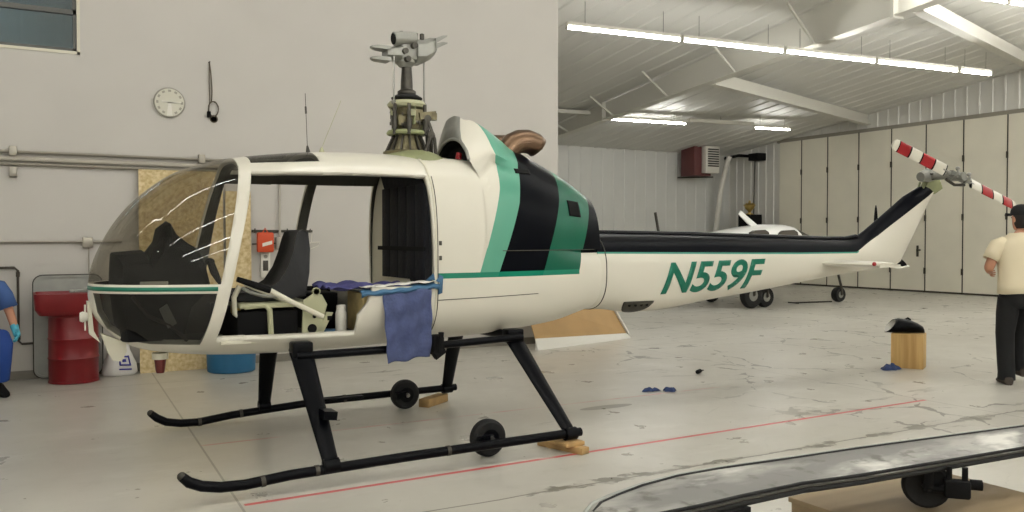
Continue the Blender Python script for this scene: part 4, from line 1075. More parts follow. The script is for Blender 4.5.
b = MB(); b.loft([[(2.435, 5.255, 1.08), (2.447, 5.265, 1.19), (2.40, 5.30, 1.22), (2.33, 5.33, 1.15)], [(2.40, 5.25, 1.07), (2.42, 5.262, 1.15), (2.38, 5.29, 1.17), (2.31, 5.32, 1.13)]], closed=False)
o = obj('tape_end', b, M['tape'], bpy.data.objects['masking_tape']); solid(o, .003, 0)
# loose things on the cabin floor
t = thing('bottle', (1.815, 5.51, .802), 'white plastic bottle standing on the cabin floor', 'bottle')
b = MB(); b.lathe((1.815, 5.51, .802), [(.034, 0), (.037, .01), (.037, .15), (.03, .17)], 18); obj('body', b, M['plastic'], t)
b = MB(); b.lathe((1.815, 5.51, .967), [(.03, 0), (.03, .035), (.028, .04)], 18); obj('lid', b, M['plastic'], t)
b = MB(); b.lathe((1.73, 5.53, .802), [(.028, 0), (.05, 0), (.05, .045), (.028, .045), (.028, 0)], 22, cap=False); tag(obj('tape_roll', b, M['tape'], base=(1.73, 5.53, .802)), 'roll of blue tape lying beside the white bottle', 'tape roll')
t = thing('metal_bracket', (1.68, 5.43, .82), 'small pale metal bracket leaning up on the cabin sill', 'bracket')
b = MB(); b.loft([[(1.635, 5.44, .82), (1.665, 5.44, .82), (1.665, 5.47, .82), (1.635, 5.47, .82)], [(1.695, 5.44, .97), (1.74, 5.44, .965), (1.74, 5.465, .965), (1.695, 5.465, .97)]]); obj('upright', b, M['lgreen'], t, smooth=False)
b = MB(); b.box((1.62, 5.435, .819), (1.70, 5.48, .835), .004); obj('foot', b, M['lgreen'], t)
b = MB(); b.box((1.70, 5.434, .915), (1.728, 5.441, .945), .003); obj('slot', b, M['matblack'], t)

# wooden blocks under the skid ends
def lump(name, lo, hi, rz, m, label):
    c = ((lo[0] + hi[0]) / 2, (lo[1] + hi[1]) / 2, lo[2]); b = MB()
    b.box(lo, hi, .004, Matrix.Translation(c) @ Matrix.Rotation(rz, 4, 'Z') @ Matrix.Translation((-c[0], -c[1], -c[2])))
    return tag(obj(name, b, m, base=c), label, 'wood block')
lump('wood_block', (3.155, 4.74, 0), (3.235, 5.14, .045), .30, M['pine_end'], 'pine offcut on the floor under the rear end of the near skid')
lump('wood_block', (3.12, 4.80, .046), (3.28, 4.98, .074), .1, M['pine_end'], 'thin pine wedge on the offcut under the near skid end')
lump('wood_block', (3.04, 6.68, 0), (3.14, 7.02, .07), -.95, M['pine_end'], 'short pine block on the floor under the far skid end')
# gloves and small things on the floor
def rag(name, c, sx, sy, h, m, label, cat, seed, rz=0.0):
    from mathutils import noise
    b = MB(); n = 26; rings = []; ts = (.03, .2, .4, .6, .78, .9, 1)
    for k in range(n):
        a = 2 * PI * k / n; w = 1 + .28 * math.sin(2 * a + seed) + .2 * math.sin(5 * a + seed * 2); row = []
        for t in ts:
            x, y = sx * w * t * math.cos(a), sy * w * t * math.sin(a)
            q = noise.noise(Vector((x * 26 + seed * 3, y * 26, seed))) * .5 + .55
            z = .003 + h * max(0, q) * (1 - t ** 4)
            row.append((c[0] + x * math.cos(rz) - y * math.sin(rz), c[1] + x * math.sin(rz) + y * math.cos(rz), z))
        rings.append(row)
    b.loft(rings + [rings[0]], closed=False); bmesh.ops.remove_doubles(b.bm, verts=b.bm.verts, dist=1e-5)
    bmesh.ops.holes_fill(b.bm, edges=[e for e in b.bm.edges if e.is_boundary]); return tag(obj(name, b, m, base=c, angle=60), label, cat)
rag('blue_glove', (5.14, 6.42, 0), .075, .055, .05, M['bluecloth'], 'crumpled dark blue glove on the floor, left of a pair', 'glove', 2)
rag('blue_glove', (5.30, 6.33, 0), .07, .05, .055, M['bluecloth'], 'crumpled dark blue glove on the floor, right of a pair', 'glove', 5)
rag('blue_rag', (8.28, 6.17, 0), .10, .085, .09, M['bluecloth'], 'blue rag on the floor in front of the upright wood block', 'rag', 8)
t = thing('hand_tool', (6.29, 7.02, 0), 'small black hand tool lying alone on the open floor', 'tool')
b = MB(); b.tube([(6.22, 6.98, .022), (6.30, 7.03, .022)], .022, 10); obj('grip', b, M['matblack'], t)
b = MB(); b.tube([(6.30, 7.03, .022), (6.39, 7.08, .014)], [.012, .008], 8); obj('shaft', b, M['darksteel'], t)
# upright block of pine with a black fairing on it
g0 = Vector((8.56, 6.16, 0))
Mb = Matrix.Translation(g0) @ Matrix.Rotation(math.radians(-62), 4, 'Z')
b = MB(); b.box((-.165, -.06, 0), (.165, .20, .385), .006, Mb); tag(obj('pine_block', b, M['pine'], base=g0), 'upright pale pine block on the floor carrying a black fairing', 'wood block')
Mb = Matrix.Translation(g0 + Vector((.035, .01, 0))) @ Matrix.Rotation(math.radians(-38), 4, 'Z') @ Matrix.Translation((0, -.02, 0))
t = thing('black_fairing', (g0.x, g0.y, .386), 'hollow black fairing with white lining resting on the pine block', 'fairing')
b = MB(); rings = []
for u, w, h in ((-.19, .115, .15), (-.10, .118, .16), (.02, .11, .145), (.10, .085, .11), (.155, .055, .075), (.178, .015, .03)):
    rings.append([Mb @ Vector((u + (.05 * math.sin(a) if u < -.15 else 0), .07 + w * math.cos(a), .387 + h * (.5 + .5 * math.sin(a)))) for a in [2 * PI * k / 22 for k in range(22)]])
b.loft(rings, cap0=False); o = obj('shell', b, [M['black'], M['paper']], t); solid(o, .008, -1, 1)
b = MB(); b.tube([Mb @ Vector((-.03, .07, .53)), Mb @ Vector((0, .07, .55)), Mb @ Vector((.03, .07, .53))], .012, 8); obj('tab', b, M['black'], t)

# ================================================================== along the left wall
Yw = YP
# clock
t = thing('wall_clock', (1.391, Yw - .03, 2.935), 'round pale clock dial high on the left wall', 'clock')
b = MB(); b.lathe((1.391, Yw - .03, 2.935), [(.155, .03), (.165, .0), (.158, -.012), (.15, -.012)], 36, 'Y'); obj('case', b, M['dialgrey'], t)
b = MB(); b.lathe((1.391, Yw - .045, 2.935), [(.15, -.003), (.15, .003)], 36, 'Y'); dl = obj('dial', b, M['dial'], t)
for k in range(12):
    a = 2 * PI * k / 12; b = MB(); c = Vector((1.391, Yw - .05, 2.935)); d = Vector((math.cos(a), 0, math.sin(a))); b.bar(c + d * .115, c + d * .138, .004, .03, (-math.sin(a), 0, math.cos(a))); obj('hour_mark', b, M['dialgrey'], dl, smooth=False)
for a, L, w in ((.05, .12, .012), (PI - .12, .085, .016)):
    b = MB(); c = Vector((1.391, Yw - .058, 2.935)); d = Vector((math.cos(a), 0, math.sin(a))); b.bar(c - d * .02, c + d * L, .004, w, (0, 0, 1)); obj('hand', b, M['plastic'], t, smooth=False)
b = MB(); b.prism([(1.36, 2.79), (1.42, 2.79), (1.405, 2.93), (1.375, 2.93)], Yw - .053, Yw - .048); obj('dial_print', b, M['plastic'], dl, smooth=False)
# cord hanging on a nail
t = thing('hanging_cord', (1.83, Yw - .02, 3.43), 'dark cord coiled and hanging from a nail on the left wall', 'cord')
b = MB(); b.tube([(1.815, Yw, 3.42), (1.815, Yw - .05, 3.42)], .008, 6); obj('nail', b, M['darksteel'], t)
b = MB(); P = [(1.815, Yw - .03, 3.42), (1.83, Yw - .025, 3.3), (1.842, Yw - .02, 3.1), (1.836, Yw - .02, 2.98)] + [(1.855 + .055 * math.sin(a) , Yw - .02 - .008 * (k % 3), 2.90 + .085 * math.cos(a)) for k, a in enumerate([.6 * i for i in range(22)])]
b.tube(P, .007, 6); obj('cord', b, M['rope'], t)
b = MB(); b.tube([(1.815, Yw - .03, 3.42), (1.812, Yw - .02, 3.2), (1.818, Yw - .02, 2.98), (1.80, Yw - .03, 2.86)], .006, 6); obj('cord', b, M['rope'], t)
b = MB(); b.box((1.785, Yw - .05, 2.80), (1.825, Yw - .01, 2.87), .008); obj('plug', b, M['matblack'], t)
b = MB(); b.lathe((1.86, Yw - .02, 2.79), [(.035, -.004), (.045, 0), (.035, .004), (.035, -.004)], 16, 'Y'); obj('loop', b, M['rope'], t)
# strand boards leaning on the wall
def board(x0, x1, h, y, lean, m, label):
    b = MB(); b.loft([[(x0, y, 0.0), (x1, y, 0.0), (x1, y + .012, 0), (x0, y + .012, 0)], [(x0 + .01, y + lean, h), (x1 + .01, y + lean, h), (x1 + .01, y + lean + .012, h), (x0 + .01, y + lean + .012, h)]])
    return tag(obj('strand_board', b, m, base=((x0 + x1) / 2, y, 0), smooth=False), label, 'board')
board(1.055, 1.93, 2.19, 9.94, .10, M['osb'], 'tall strand board leaning on the wall behind the nose, left one')
board(1.96, 2.24, 1.98, 9.965, .09, M['osb'], 'narrow strand board leaning on the wall behind the windshield post, right one')
# coat rail with an orange bag, meter and hanger
t = thing('coat_rail', (2.55, Yw - .05, 1.52), 'dark wall rail with hooks seen through the open cabin', 'rail')
b = MB(); b.box((2.27, Yw - .03, 1.515), (2.98, Yw - .005, 1.545), .004); obj('bar', b, M['darksteel'], t)
b = MB(); b.tube([(2.27, Yw - .03, 1.38), (2.57, Yw - .03, 1.39)], .008, 6); obj('lower_bar', b, M['darksteel'], t)
for x in (2.29, 2.66, 2.93):
    b = MB(); b.tube([(x, Yw - .03, 1.53), (x, Yw - .09, 1.515), (x, Yw - .10, 1.56)], .007, 6); obj('hook', b, M['darksteel'], t)
t = thing('orange_bag', (2.40, Yw - .12, 1.3), 'bright orange packet hanging on the wall rail', 'bag')
b = MB(); b.box((2.305, Yw - .15, 1.285), (2.495, Yw - .09, 1.515), .02); obj('packet', b, M['orange'], t)
b = MB(); b.tube([(2.37, Yw - .12, 1.51), (2.40, Yw - .11, 1.565), (2.43, Yw - .12, 1.51)], .008, 6); obj('loop', b, M['orange'], t)
b = MB(); b.prism([(2.36, 1.35), (2.47, 1.38), (2.47, 1.42), (2.36, 1.39)], Yw - .155, Yw - .148); obj('pale_print', b, M['plastic'], t)
t = thing('white_gauge', (2.42, Yw - .05, 1.0), 'narrow white meter on the wall under the orange packet', 'meter')
b = MB(); b.box((2.365, Yw - .045, .99), (2.475, Yw - .002, 1.285), .01); obj('body', b, M['plastic'], t)
b = MB(); b.box((2.39, Yw - .05, 1.07), (2.45, Yw - .044, 1.19), .003); obj('display', b, M['panegrey'], t)
b = MB(); b.lathe((2.42, Yw - .05, 1.235), [(.022, -.004), (.022, .006)], 14, 'Y'); obj('knob', b, M['dialgrey'], t)
b = MB(); b.tube([(2.96, Yw - .06, 1.50), (2.955, Yw - .06, 1.40), (2.76, Yw - .05, 1.28), (2.76, Yw - .05, 1.24), (3.04, Yw - .06, 1.36), (3.06, Yw - .06, 1.40), (2.955, Yw - .06, 1.40)], .006, 6)
tag(obj('coat_hanger', b, M['plastic'], base=(2.9, Yw - .05, 1.4)), 'white wire coat hanger on the wall rail behind the seat', 'hanger')
b = MB(); b.box((2.80, Yw - .03, .78), (2.86, Yw - .005, 1.3), .004); b.box((2.78, Yw - .035, .72), (2.88, Yw - .005, .80), .006); tag(obj('wall_strip', b, M['plastic'], base=(2.83, Yw - .02, .9)), 'white strip fixed on the wall behind the seat', 'strip')

# grey tray standing on edge, red drum with a red basin on top
def rrect(x0, x1, z0, z1, r, n=6):
    P = []
    for cx_, cz_, a0 in ((x1 - r, z1 - r, 0), (x0 + r, z1 - r, PI / 2), (x0 + r, z0 + r, PI), (x1 - r, z0 + r, 1.5 * PI)):
        P += [(cx_ + r * math.cos(a0 + k * PI / 2 / n), cz_ + r * math.sin(a0 + k * PI / 2 / n)) for k in range(n + 1)]
    return P
b = MB(); A0 = rrect(.06, .70, .012, 1.07, .09); A1 = rrect(.085, .675, .037, 1.045, .07)
b.loft([[(x, 10.05, z) for x, z in A0], [(x, 10.02, z) for x, z in A0], [(x, 10.02, z) for x, z in A1], [(x, 10.04, z) for x, z in A1]]); t = obj('grey_tray', b, M['galv'], base=(.38, 10.04, 0), angle=30)
b_ = MB(); b_.tube([(x, 10.02, z) for x, z in A0 + A0[:1]], .006, 6); obj('rolled_rim', b_, M['darksteel'], t); tag(t, 'large grey metal tray standing on edge against the wall behind the red drum', 'tray')
t = thing('red_drum', (.415, 9.74, 0), 'dark red steel drum standing by the left wall', 'drum')
b = MB(); c = (.415, 9.74, 0); R_ = .228
b.lathe(c, [(R_ - .01, 0), (R_ + .006, .004), (R_ + .006, .02), (R_, .025), (R_, .235), (R_ + .009, .25), (R_, .265), (R_, .43), (R_ + .009, .445), (R_, .46), (R_, .665), (R_ + .006, .67), (R_ + .006, .685), (R_ - .01, .69)], 36); obj('body', b, M['drum'], t, angle=50)
b = MB(); b.lathe((.415, 9.74, .668), [(R_ + .008, 0), (R_ + .013, .012), (R_ + .008, .024)], 36, cap=False); obj('rim', b, M['drum'], t)
t = thing('red_basin', (.33, 9.70, .692), 'wide red parts washer basin sitting on the red drum', 'basin')
b = MB(); B0, B1 = rrect(.07, .66, 9.42, 9.98, .06), rrect(.11, .62, 9.46, 9.94, .05)
b.loft([[(x, y, .693) for x, y in B1], [(x, y, .75) for x, y in B0], [(x, y, .905) for x, y in rrect(.06, .67, 9.41, 9.99, .06)], [(x, y, .905) for x, y in rrect(.08, .65, 9.43, 9.97, .05)], [(x, y, .78) for x, y in B1]]); obj('tub', b, M['drum'], t, angle=35)
b = MB(); b.box((.38, 9.70, .90), (.66, 9.76, .93), .01, Matrix()); b.bar((.42, 9.6, .915), (.70, 9.66, .975), .05, .012); obj('lid_flap', b, M['galv'], t)
b = MB(); b.lathe((.62, 9.39, .66), [(.035, -.03), (.04, 0), (.035, .03)], 12, 'Y'); 
b.bm.free()
# sack of absorbent
t = thing('white_sack', (.86, 9.93, 0), 'white sack with blue print slumped on the floor below the nose', 'sack')
b = MB(); rings = []
for z, w, d in ((.0, .15, .09), (.03, .17, .11), (.12, .155, .10), (.22, .12, .08), (.32, .085, .055), (.40, .055, .035), (.43, .05, .012)):
    rings.append([(.855 + w * math.copysign(abs(math.cos(a)) ** .7, math.cos(a)) + .01 * math.sin(5 * a + z * 20), 9.93 + d * math.sin(a), z) for a in [2 * PI * k / 28 for k in range(28)]])
b.loft(rings); obj('bag', b, M['bag'], t, angle=60)
def sackmark(P, m):
    b = MB(); b.loft([[(x, 9.93 - d - .004, z) for x, z, d in P[:2]], [(x, 9.93 - d - .004, z) for x, z, d in (P[3], P[2])]], closed=False); o = obj('printed_mark', b, m, t); solid(o, .003, 0)
sackmark([(.83, .40, .04), (.895, .37, .05), (.90, .31, .066), (.835, .31, .066)], M['sackblue'])
for P in ([(.84, .22, .086), (.93, .21, .086), (.93, .195, .09), (.84, .205, .09)], [(.845, .13, .108), (.955, .125, .104), (.955, .108, .106), (.845, .115, .108)], [(.84, .22, .086), (.855, .22, .086), (.858, .12, .108), (.842, .12, .108)], [(.922, .215, .085), (.935, .215, .085), (.955, .115, .104), (.94, .115, .104)], [(.87, .18, .094), (.905, .18, .094), (.91, .15, .1), (.872, .15, .1)], [(.84, .085, .11), (.96, .08, .108), (.96, .065, .11), (.84, .07, .11)]): sackmark(P, M['sackblue'])
# blue half drum
t = thing('blue_tub', (1.945, 9.66, 0), 'blue plastic tub on the floor below the cabin, by the wall', 'tub')
b = MB(); b.lathe((1.945, 9.66, 0), [(.235, 0), (.25, .01), (.255, .12), (.26, .28), (.272, .285), (.272, .305), (.255, .31), (.25, .30), (.245, .03)], 40); obj('body', b, M['drumblue'], t, angle=45)
# brown card leaned behind the helicopter, white sheet under it
t = thing('brown_card', (7.0, 10.3, 0), 'large sheet of brown card leaning low behind the helicopter tail', 'card')
P0, P1 = Vector((5.72, 9.50, .15)), Vector((7.55, 9.98, .075)); nrm = Vector((-.25, .97, 0)).normalized()
T0, T1 = P0 + Vector((0, 0, .52)) + nrm * .22, P1 + Vector((-.06, .03, .40)) + nrm * .22
b = MB(); b.loft([[P0, P1, P1 + nrm * .01, P0 + nrm * .01], [T0, T1, T1 + nrm * .01, T0 + nrm * .01]]); obj('sheet', b, M['kraft'], t, smooth=False)
b = MB(); b.bar(P1 + Vector((.02, -.01, -.01)), T1 + Vector((.02, -.01, 0)), .05, .02, (-1, 0, 0)); obj('white_edge', b, M['paper'], t, smooth=False)
b = MB(); dn = Vector((.25, -.97, 0)).normalized(); q0, q1 = P0 + dn * .05, P1 + dn * .03 + Vector((.05, 0, 0))
b.loft([[(P0.x, P0.y, .0), (P1.x, P1.y, 0), (P1.x, P1.y, P1.z), (P0.x, P0.y, P0.z)], [(q0.x, q0.y, 0), (q1.x, q1.y, 0), (q1.x, q1.y, .015), (q0.x, q0.y, .015)]]); obj('white_base', b, M['paper'], t, smooth=False)

# ================================================================== the small airplane at the back
PY = 13.3
AP = thing('small_airplane', (14.5, PY, 0), 'small white airplane parked by the hangar doors behind the tail boom', 'airplane')
def asec(x, zb, zt, hw, n=2.6, N=28): return [(x, PY + hw * math.copysign(abs(math.cos(a)) ** (2 / n), math.cos(a)), (zb + zt) / 2 + (zt - zb) / 2 * math.copysign(abs(math.sin(a)) ** (2 / n), math.sin(a))) for a in [2 * PI * k / N for k in range(N)]]
b = MB(); b.loft([asec(*r) for r in ((8.4, 1.06, 1.28, .08), (10.3, .92, 1.38, .24), (11.8, .80, 1.42, .42), (12.6, .72, 1.46, .52), (14.6, .66, 1.42, .55), (15.6, .74, 1.38, .5), (16.6, .95, 1.39, .40), (17.1, 1.08, 1.38, .26), (17.2, 1.16, 1.36, .14))]); obj('fuselage', b, M['planewhite'], AP)
b = MB(); b.loft([asec(*r) for r in ((11.6, 1.2, 1.46, .30), (12.2, 1.2, 1.56, .42), (13.0, 1.2, 1.68, .48), (13.6, 1.2, 1.74, .5), (14.05, 1.2, 1.74, .49), (14.25, 1.2, 1.71, .47), (14.45, 1.2, 1.58, .46))]); cb = obj('cabin_roof', b, M['planewhite'], AP)
b = MB(); b.loft([asec(*r) for r in ((14.28, 1.2, 1.70, .46), (14.62, 1.2, 1.57, .45), (15.05, 1.2, 1.42, .42))]); obj('windscreen', b, M['panegrey'], AP)
for x0, x1 in ((12.75, 13.30), (13.52, 14.14)):
    b = MB(); b.prism([(x0, 1.45), (x0 + .08, 1.56), (x0 + .18, 1.605), (x1 - .1, 1.62), (x1, 1.57), (x1 + .03, 1.45)], PY - .515, PY - .42); w = obj('side_window', b, M['panegrey'], AP)
b = MB(); b.loft([[(x, y, z) for x, z in ((13.0 + sw, zz), (13.5 + sw, zz + .07), (14.4 + sw * .6, zz + .05), (14.6 + sw * .5, zz), (14.0 + sw, zz - .06))] for y, sw, zz in ((PY - .95, .02, .78), (PY, 0, .76), (PY + .95, .02, .78))]); obj('wing', b, M['planewhite'], AP)
b = MB(); b.loft([[(x, y, 1.20 + .02 * (k in (1,))) for k, x in enumerate((8.4, 8.6, 8.95))] + [(8.7, y, 1.18)] for y in (PY - 1.2, PY + 1.2)]); obj('tailplane', b, M['planewhite'], AP)
b = MB(); b.prism([(8.35, 1.2), (9.1, 1.25), (8.72, 1.95), (8.45, 1.97)], PY - .04, PY + .04); obj('tail_fin', b, M['planewhite'], AP)
b = MB(); b.bar((13.33, PY - .12, 1.66), (12.86, PY - .12, 1.98), .05, .13, (0, 0, 1), .03, .09); obj('roof_blade', b, M['planewhite'], AP)
def awheel(x, y, r, strut, m='rubber'):
    b = MB(); b.lathe((x, y, r), [(r * .5, -.07), (r * .9, -.075), (r, -.03), (r, .03), (r * .9, .075), (r * .5, .07)], 26, 'Y'); w = obj('wheel', b, M['rubber'], AP)
    b = MB(); b.lathe((x, y - .066, r), [(r * .45, -.01), (r * .3, .004), (.02, -.02)], 16, 'Y'); obj('wheel_hub', b, M['grey'], w)
    b = MB(); b.tube([(x, y - .1, r), (x, y - .1, r + .12), strut], .028, 8); b.tube([(x, y - .1, r), (x, y + .1, r)], .02, 8); obj('wheel_strut', b, M['darksteel'], AP)
awheel(16.02, PY, .17, (15.95, PY, .80)); awheel(13.02, PY - .3, .27, (13.2, PY - .3, .85)); awheel(13.5, PY + 1.4, .20, (13.5, PY + 1.3, .85))
awheel(13.45, PY - .25, .22, (13.5, PY - .25, .85))
b = MB(); b.lathe((17.2, PY, 1.28), [(.15, 0), (.12, .12), (.03, .25)], 20, 'X'); sp = obj('spinner', b, M['black'], AP)
for an in (0, 2 * PI / 3, 4 * PI / 3):
    b = MB(); rings = []
    for t_, w in ((.08, .05), (.35, .085), (.65, .075), (.86, .05), (.93, .015)): rings.append([(17.28 + .018 * math.cos(a) + .03 * math.sin(a), PY + t_ * math.sin(an) + w * math.sin(a) * math.cos(an), 1.28 + t_ * math.cos(an) - w * math.sin(a) * math.sin(an)) for a in [2 * PI * k / 12 for k in range(12)]])
    b.loft(rings); obj('propeller_blade', b, M['matblack'], AP)
t = thing('floor_bar', (15.4, 13.3, 0), 'thin dark bar lying on the floor behind the airplane nose wheel', 'tow bar')
b = MB(); b.bar((14.75, 13.45, .02), (15.80, 13.3, .02), .04, .03); obj('bar', b, M['darksteel'], t)  # long dark bar with a short crosspiece at one end
b = MB(); b.tube([(14.75, 13.3, .02), (14.75, 13.6, .02)], .015, 8); obj('handle', b, M['darksteel'], t)
b = MB(); b.tube([(11.9, 14.6, 0), (11.9, 14.6, 1.55), (11.8, 14.6, 2.0)], .03, 8); b.box((11.85, 14.55, 0), (11.95, 14.65, .03)); tag(obj('dark_stand', b, M['darksteel'], base=(11.9, 14.6, 0)), 'thin dark upright stand rising behind the tail boom on the left', 'stand')

# ================================================================== worn grey panel and its table in the foreground
PZ = .50
t = thing('worn_slab', (3.0, 2.45, PZ), 'long worn grey slab with black edges and rounded end across the foreground', 'slab')
far_e = [(1.66, 2.37), (1.70, 2.43), (1.78, 2.50), (1.886, 2.545), (2.045, 2.60), (2.245, 2.635), (2.46, 2.637), (2.89, 2.605), (3.26, 2.583), (4.36, 2.48), (5.2, 2.40)]
near_e = [(1.665, 2.335), (1.70, 2.318), (1.78, 2.308), (1.886, 2.306), (2.045, 2.306), (2.16, 2.312), (2.29, 2.32), (2.60, 2.325), (2.89, 2.29), (3.92, 2.228), (5.2, 2.15)]
def worn():
    m = mat('worn_grey', '83827C', .42); nb = NB(m); bs = m.node_tree.nodes['Principled BSDF']
    c = nb.mix(nb.ramp(nb.noise(3.2, 6, (.6, 1.6, 1)), .48, .66), lin('6C6A66'), lin('A09E97'))
    c = nb.mix(nb.ramp(nb.noise(9, 6), .56, .66), c, lin('504D46'))
    c = nb.mix(nb.ramp(nb.noise(1.9, 5, (.8, 1.6, 1)), .58, .68), c, lin('D2D0C8'))
    m.node_tree.links.new(c, bs.inputs['Base Color']); return m
b = MB(); up = []; 
def crown(fe, ne, z0):
    out = []
    for (fx, fy), (nx, ny) in zip(fe, ne):
        row = []
        for k in range(9):
            q = k / 8; row.append((fx + (nx - fx) * q, fy + (ny - fy) * q, z0 - .028 * (2 * q - 1) ** 2 * 0 + .012 * (1 - (2 * q - 1) ** 2)))
        out.append(row)
    return out
top_ = crown([(x - (.02 if k < 4 else 0), y + (.022 if k else 0)) for k, (x, y) in enumerate(far_e)], near_e, PZ); bot_ = [[(x, y, PZ - .03) for x, y, z in r] for r in top_]
b.loft([a + list(reversed(c)) for a, c in zip(top_, bot_)]); obj('panel_skin', b, worn(), t, angle=60)
b = MB(); b.tube([(x, y, PZ + .002) for x, y in far_e], .008, 8); obj('black_edge', b, M['rubber'], t)
b = MB(); b.tube([(x - (.02 if k < 4 else 0), y + (.024 if k else 0), PZ - .004) for k, (x, y) in enumerate(far_e)], .010, 8); obj('outer_lip', b, M['galv'], t)
b = MB(); b.tube([(x, y, PZ + .002) for x, y in near_e], .007, 8); obj('black_edge', b, M['rubber'], t)
b = MB(); b.tube([(x, y - .008, PZ - .024) for x, y in near_e], .011, 8); obj('black_edge', b, M['rubber'], t)
b = MB(); b.tube([(x, y - .010, PZ - .010) for x, y in near_e], .004, 8); obj('bright_strip', b, M['darksteel'], t)
for x in (2.085, 2.215):
    b = MB(); b.bar((x, 2.296, PZ - .04), (x + .03, 2.30, .0), .055, .03, (0, 1, 0), .055, .03); b.box((x - .04, 2.25, 0), (x + .10, 2.38, .02)); obj('leg', b, M['matblack'], t)
b = MB(); b.bar((2.04, 2.305, PZ - .045), (2.29, 2.305, PZ - .045), .05, .03); obj('leg_bracket', b, M['matblack'], t)
# castor under the panel
b = MB(); wc = Vector((3.37, 2.33, .388)); Mw = Matrix.Translation(wc) @ Matrix.Rotation(math.radians(-48), 4, 'Z')
b.lathe((0, 0, 0), [(.06, -.022), (.085, -.026), (.098, -.016), (.10, 0), (.098, .016), (.085, .026), (.06, .022)], 28, 'Y'); bmesh.ops.transform(b.bm, matrix=Mw, verts=b.bm.verts); w = obj('castor_wheel', b, M['rubber'], t)
b = MB(); b.tube([Mw @ Vector((0, -.05, 0)), Mw @ Vector((0, .05, 0))], .02, 10); obj('castor_axle', b, M['black'], w)
b = MB(); b.box((-.02, -.065, -.02), (.02, -.045, .085), .004, Mw); b.box((.06, -.09, -.03), (.16, -.03, .045), .01, Mw); b.tube([Mw @ Vector((.16, -.06, .03)), Mw @ Vector((.205, -.06, .03))], .022, 10); b.tube([Mw @ Vector((.08, -.06, .03)), Mw @ Vector((.08, -.06, .1))], .012, 8); b.tube([Mw @ Vector((.14, -.06, .03)), Mw @ Vector((.14, -.06, .1))], .012, 8); b.tube([Mw @ Vector((0, -.05, 0)), Mw @ Vector((.10, -.06, 0))], .016, 8); obj('castor_bracket', b, M['matblack'], t)
t = thing('plywood_table', (3.45, 2.3, 0), 'low brown plywood box standing under the worn grey slab', 'box')
b = MB(); b.box((2.98, 1.6, .262), (3.97, 2.74, .285), .003); obj('top', b, M['ply'], t)
b = MB(); b.box((3.0, 1.62, 0), (3.95, 2.72, .262), .003); obj('side', b, M['plyedge'], t)
for lo, hi in (((2.99, 1.61, 0), (3.02, 1.66, .262)), ((2.99, 2.68, 0), (3.02, 2.73, .262)), ((2.992, 1.61, .20), (3.0, 2.73, .262))):
    b = MB(); b.box(lo, hi, .002); obj('batten', b, M['ply'], t)

# ================================================================== people
def skin(name, pts, edges, m, parent, root=None, lev=2):
    base = ORG[root_of(parent).name]
    keys = list(pts); me = bpy.data.meshes.new(name)
    me.from_pydata([Vector(pts[k][0]) - Vector(base) for k in keys], [(keys.index(a), keys.index(c)) for a, c in edges], [])
    o = bpy.data.objects.new(name, me); COL.objects.link(o); o.parent = parent
    md = o.modifiers.new('skin', 'SKIN'); md.use_smooth_shade = True; md.branch_smoothing = .4
    sv = me.skin_vertices[0].data
    for i, k in enumerate(keys):
        r = pts[k][1]; r = r if isinstance(r, tuple) else (r, r); sv[i].radius = r
        sv[i].use_root = (k == (root or keys[0]))
    sb = o.modifiers.new('sub', 'SUBSURF'); sb.levels = lev; sb.render_levels = lev
    me.materials.append(m)
    return o
def shirt_mesh(F, name, rows, sleeves, m, parent):
    b = MB(); N = 28
    b.loft([[F(cx + w * math.copysign(abs(math.cos(a)) ** .85, math.cos(a)), cf + d * math.sin(a) + .006 * math.sin(5 * a + z * 30), z + .006 * math.sin(3 * a)) for a in [2 * PI * k / N for k in range(N)]] for z, w, d, cx, cf in rows], cap0=False)
    for pts, rr in sleeves: b.tube([F(*p) for p in pts], rr, 16, cap=False)
    o = obj(name, b, m, parent, angle=80); solid(o, .005, 1); return o
def trouser_mesh(F, name, rows, legs, m, parent):
    b = MB(); N = 28
    b.loft([[F(cx + w * math.cos(a), cf + d * math.sin(a), z) for a in [2 * PI * k / N for k in range(N)]] for z, w, d, cx, cf in rows])
    for pts, rr in legs: b.tube([F(*p) for p in pts], rr, 18, up=F.f)
    o = obj(name, b, m, parent, angle=80); return o
class Frame:
    """body frame: r = to the person's right, f = forward, up"""
    def __init__(s, base, yaw): s.b = Vector(base); s.f = Vector((math.sin(yaw), math.cos(yaw), 0)); s.r = Vector((math.cos(yaw), -math.sin(yaw), 0))
    def __call__(s, r, f, u): return s.b + s.r * r + s.f * f + Vector((0, 0, u))
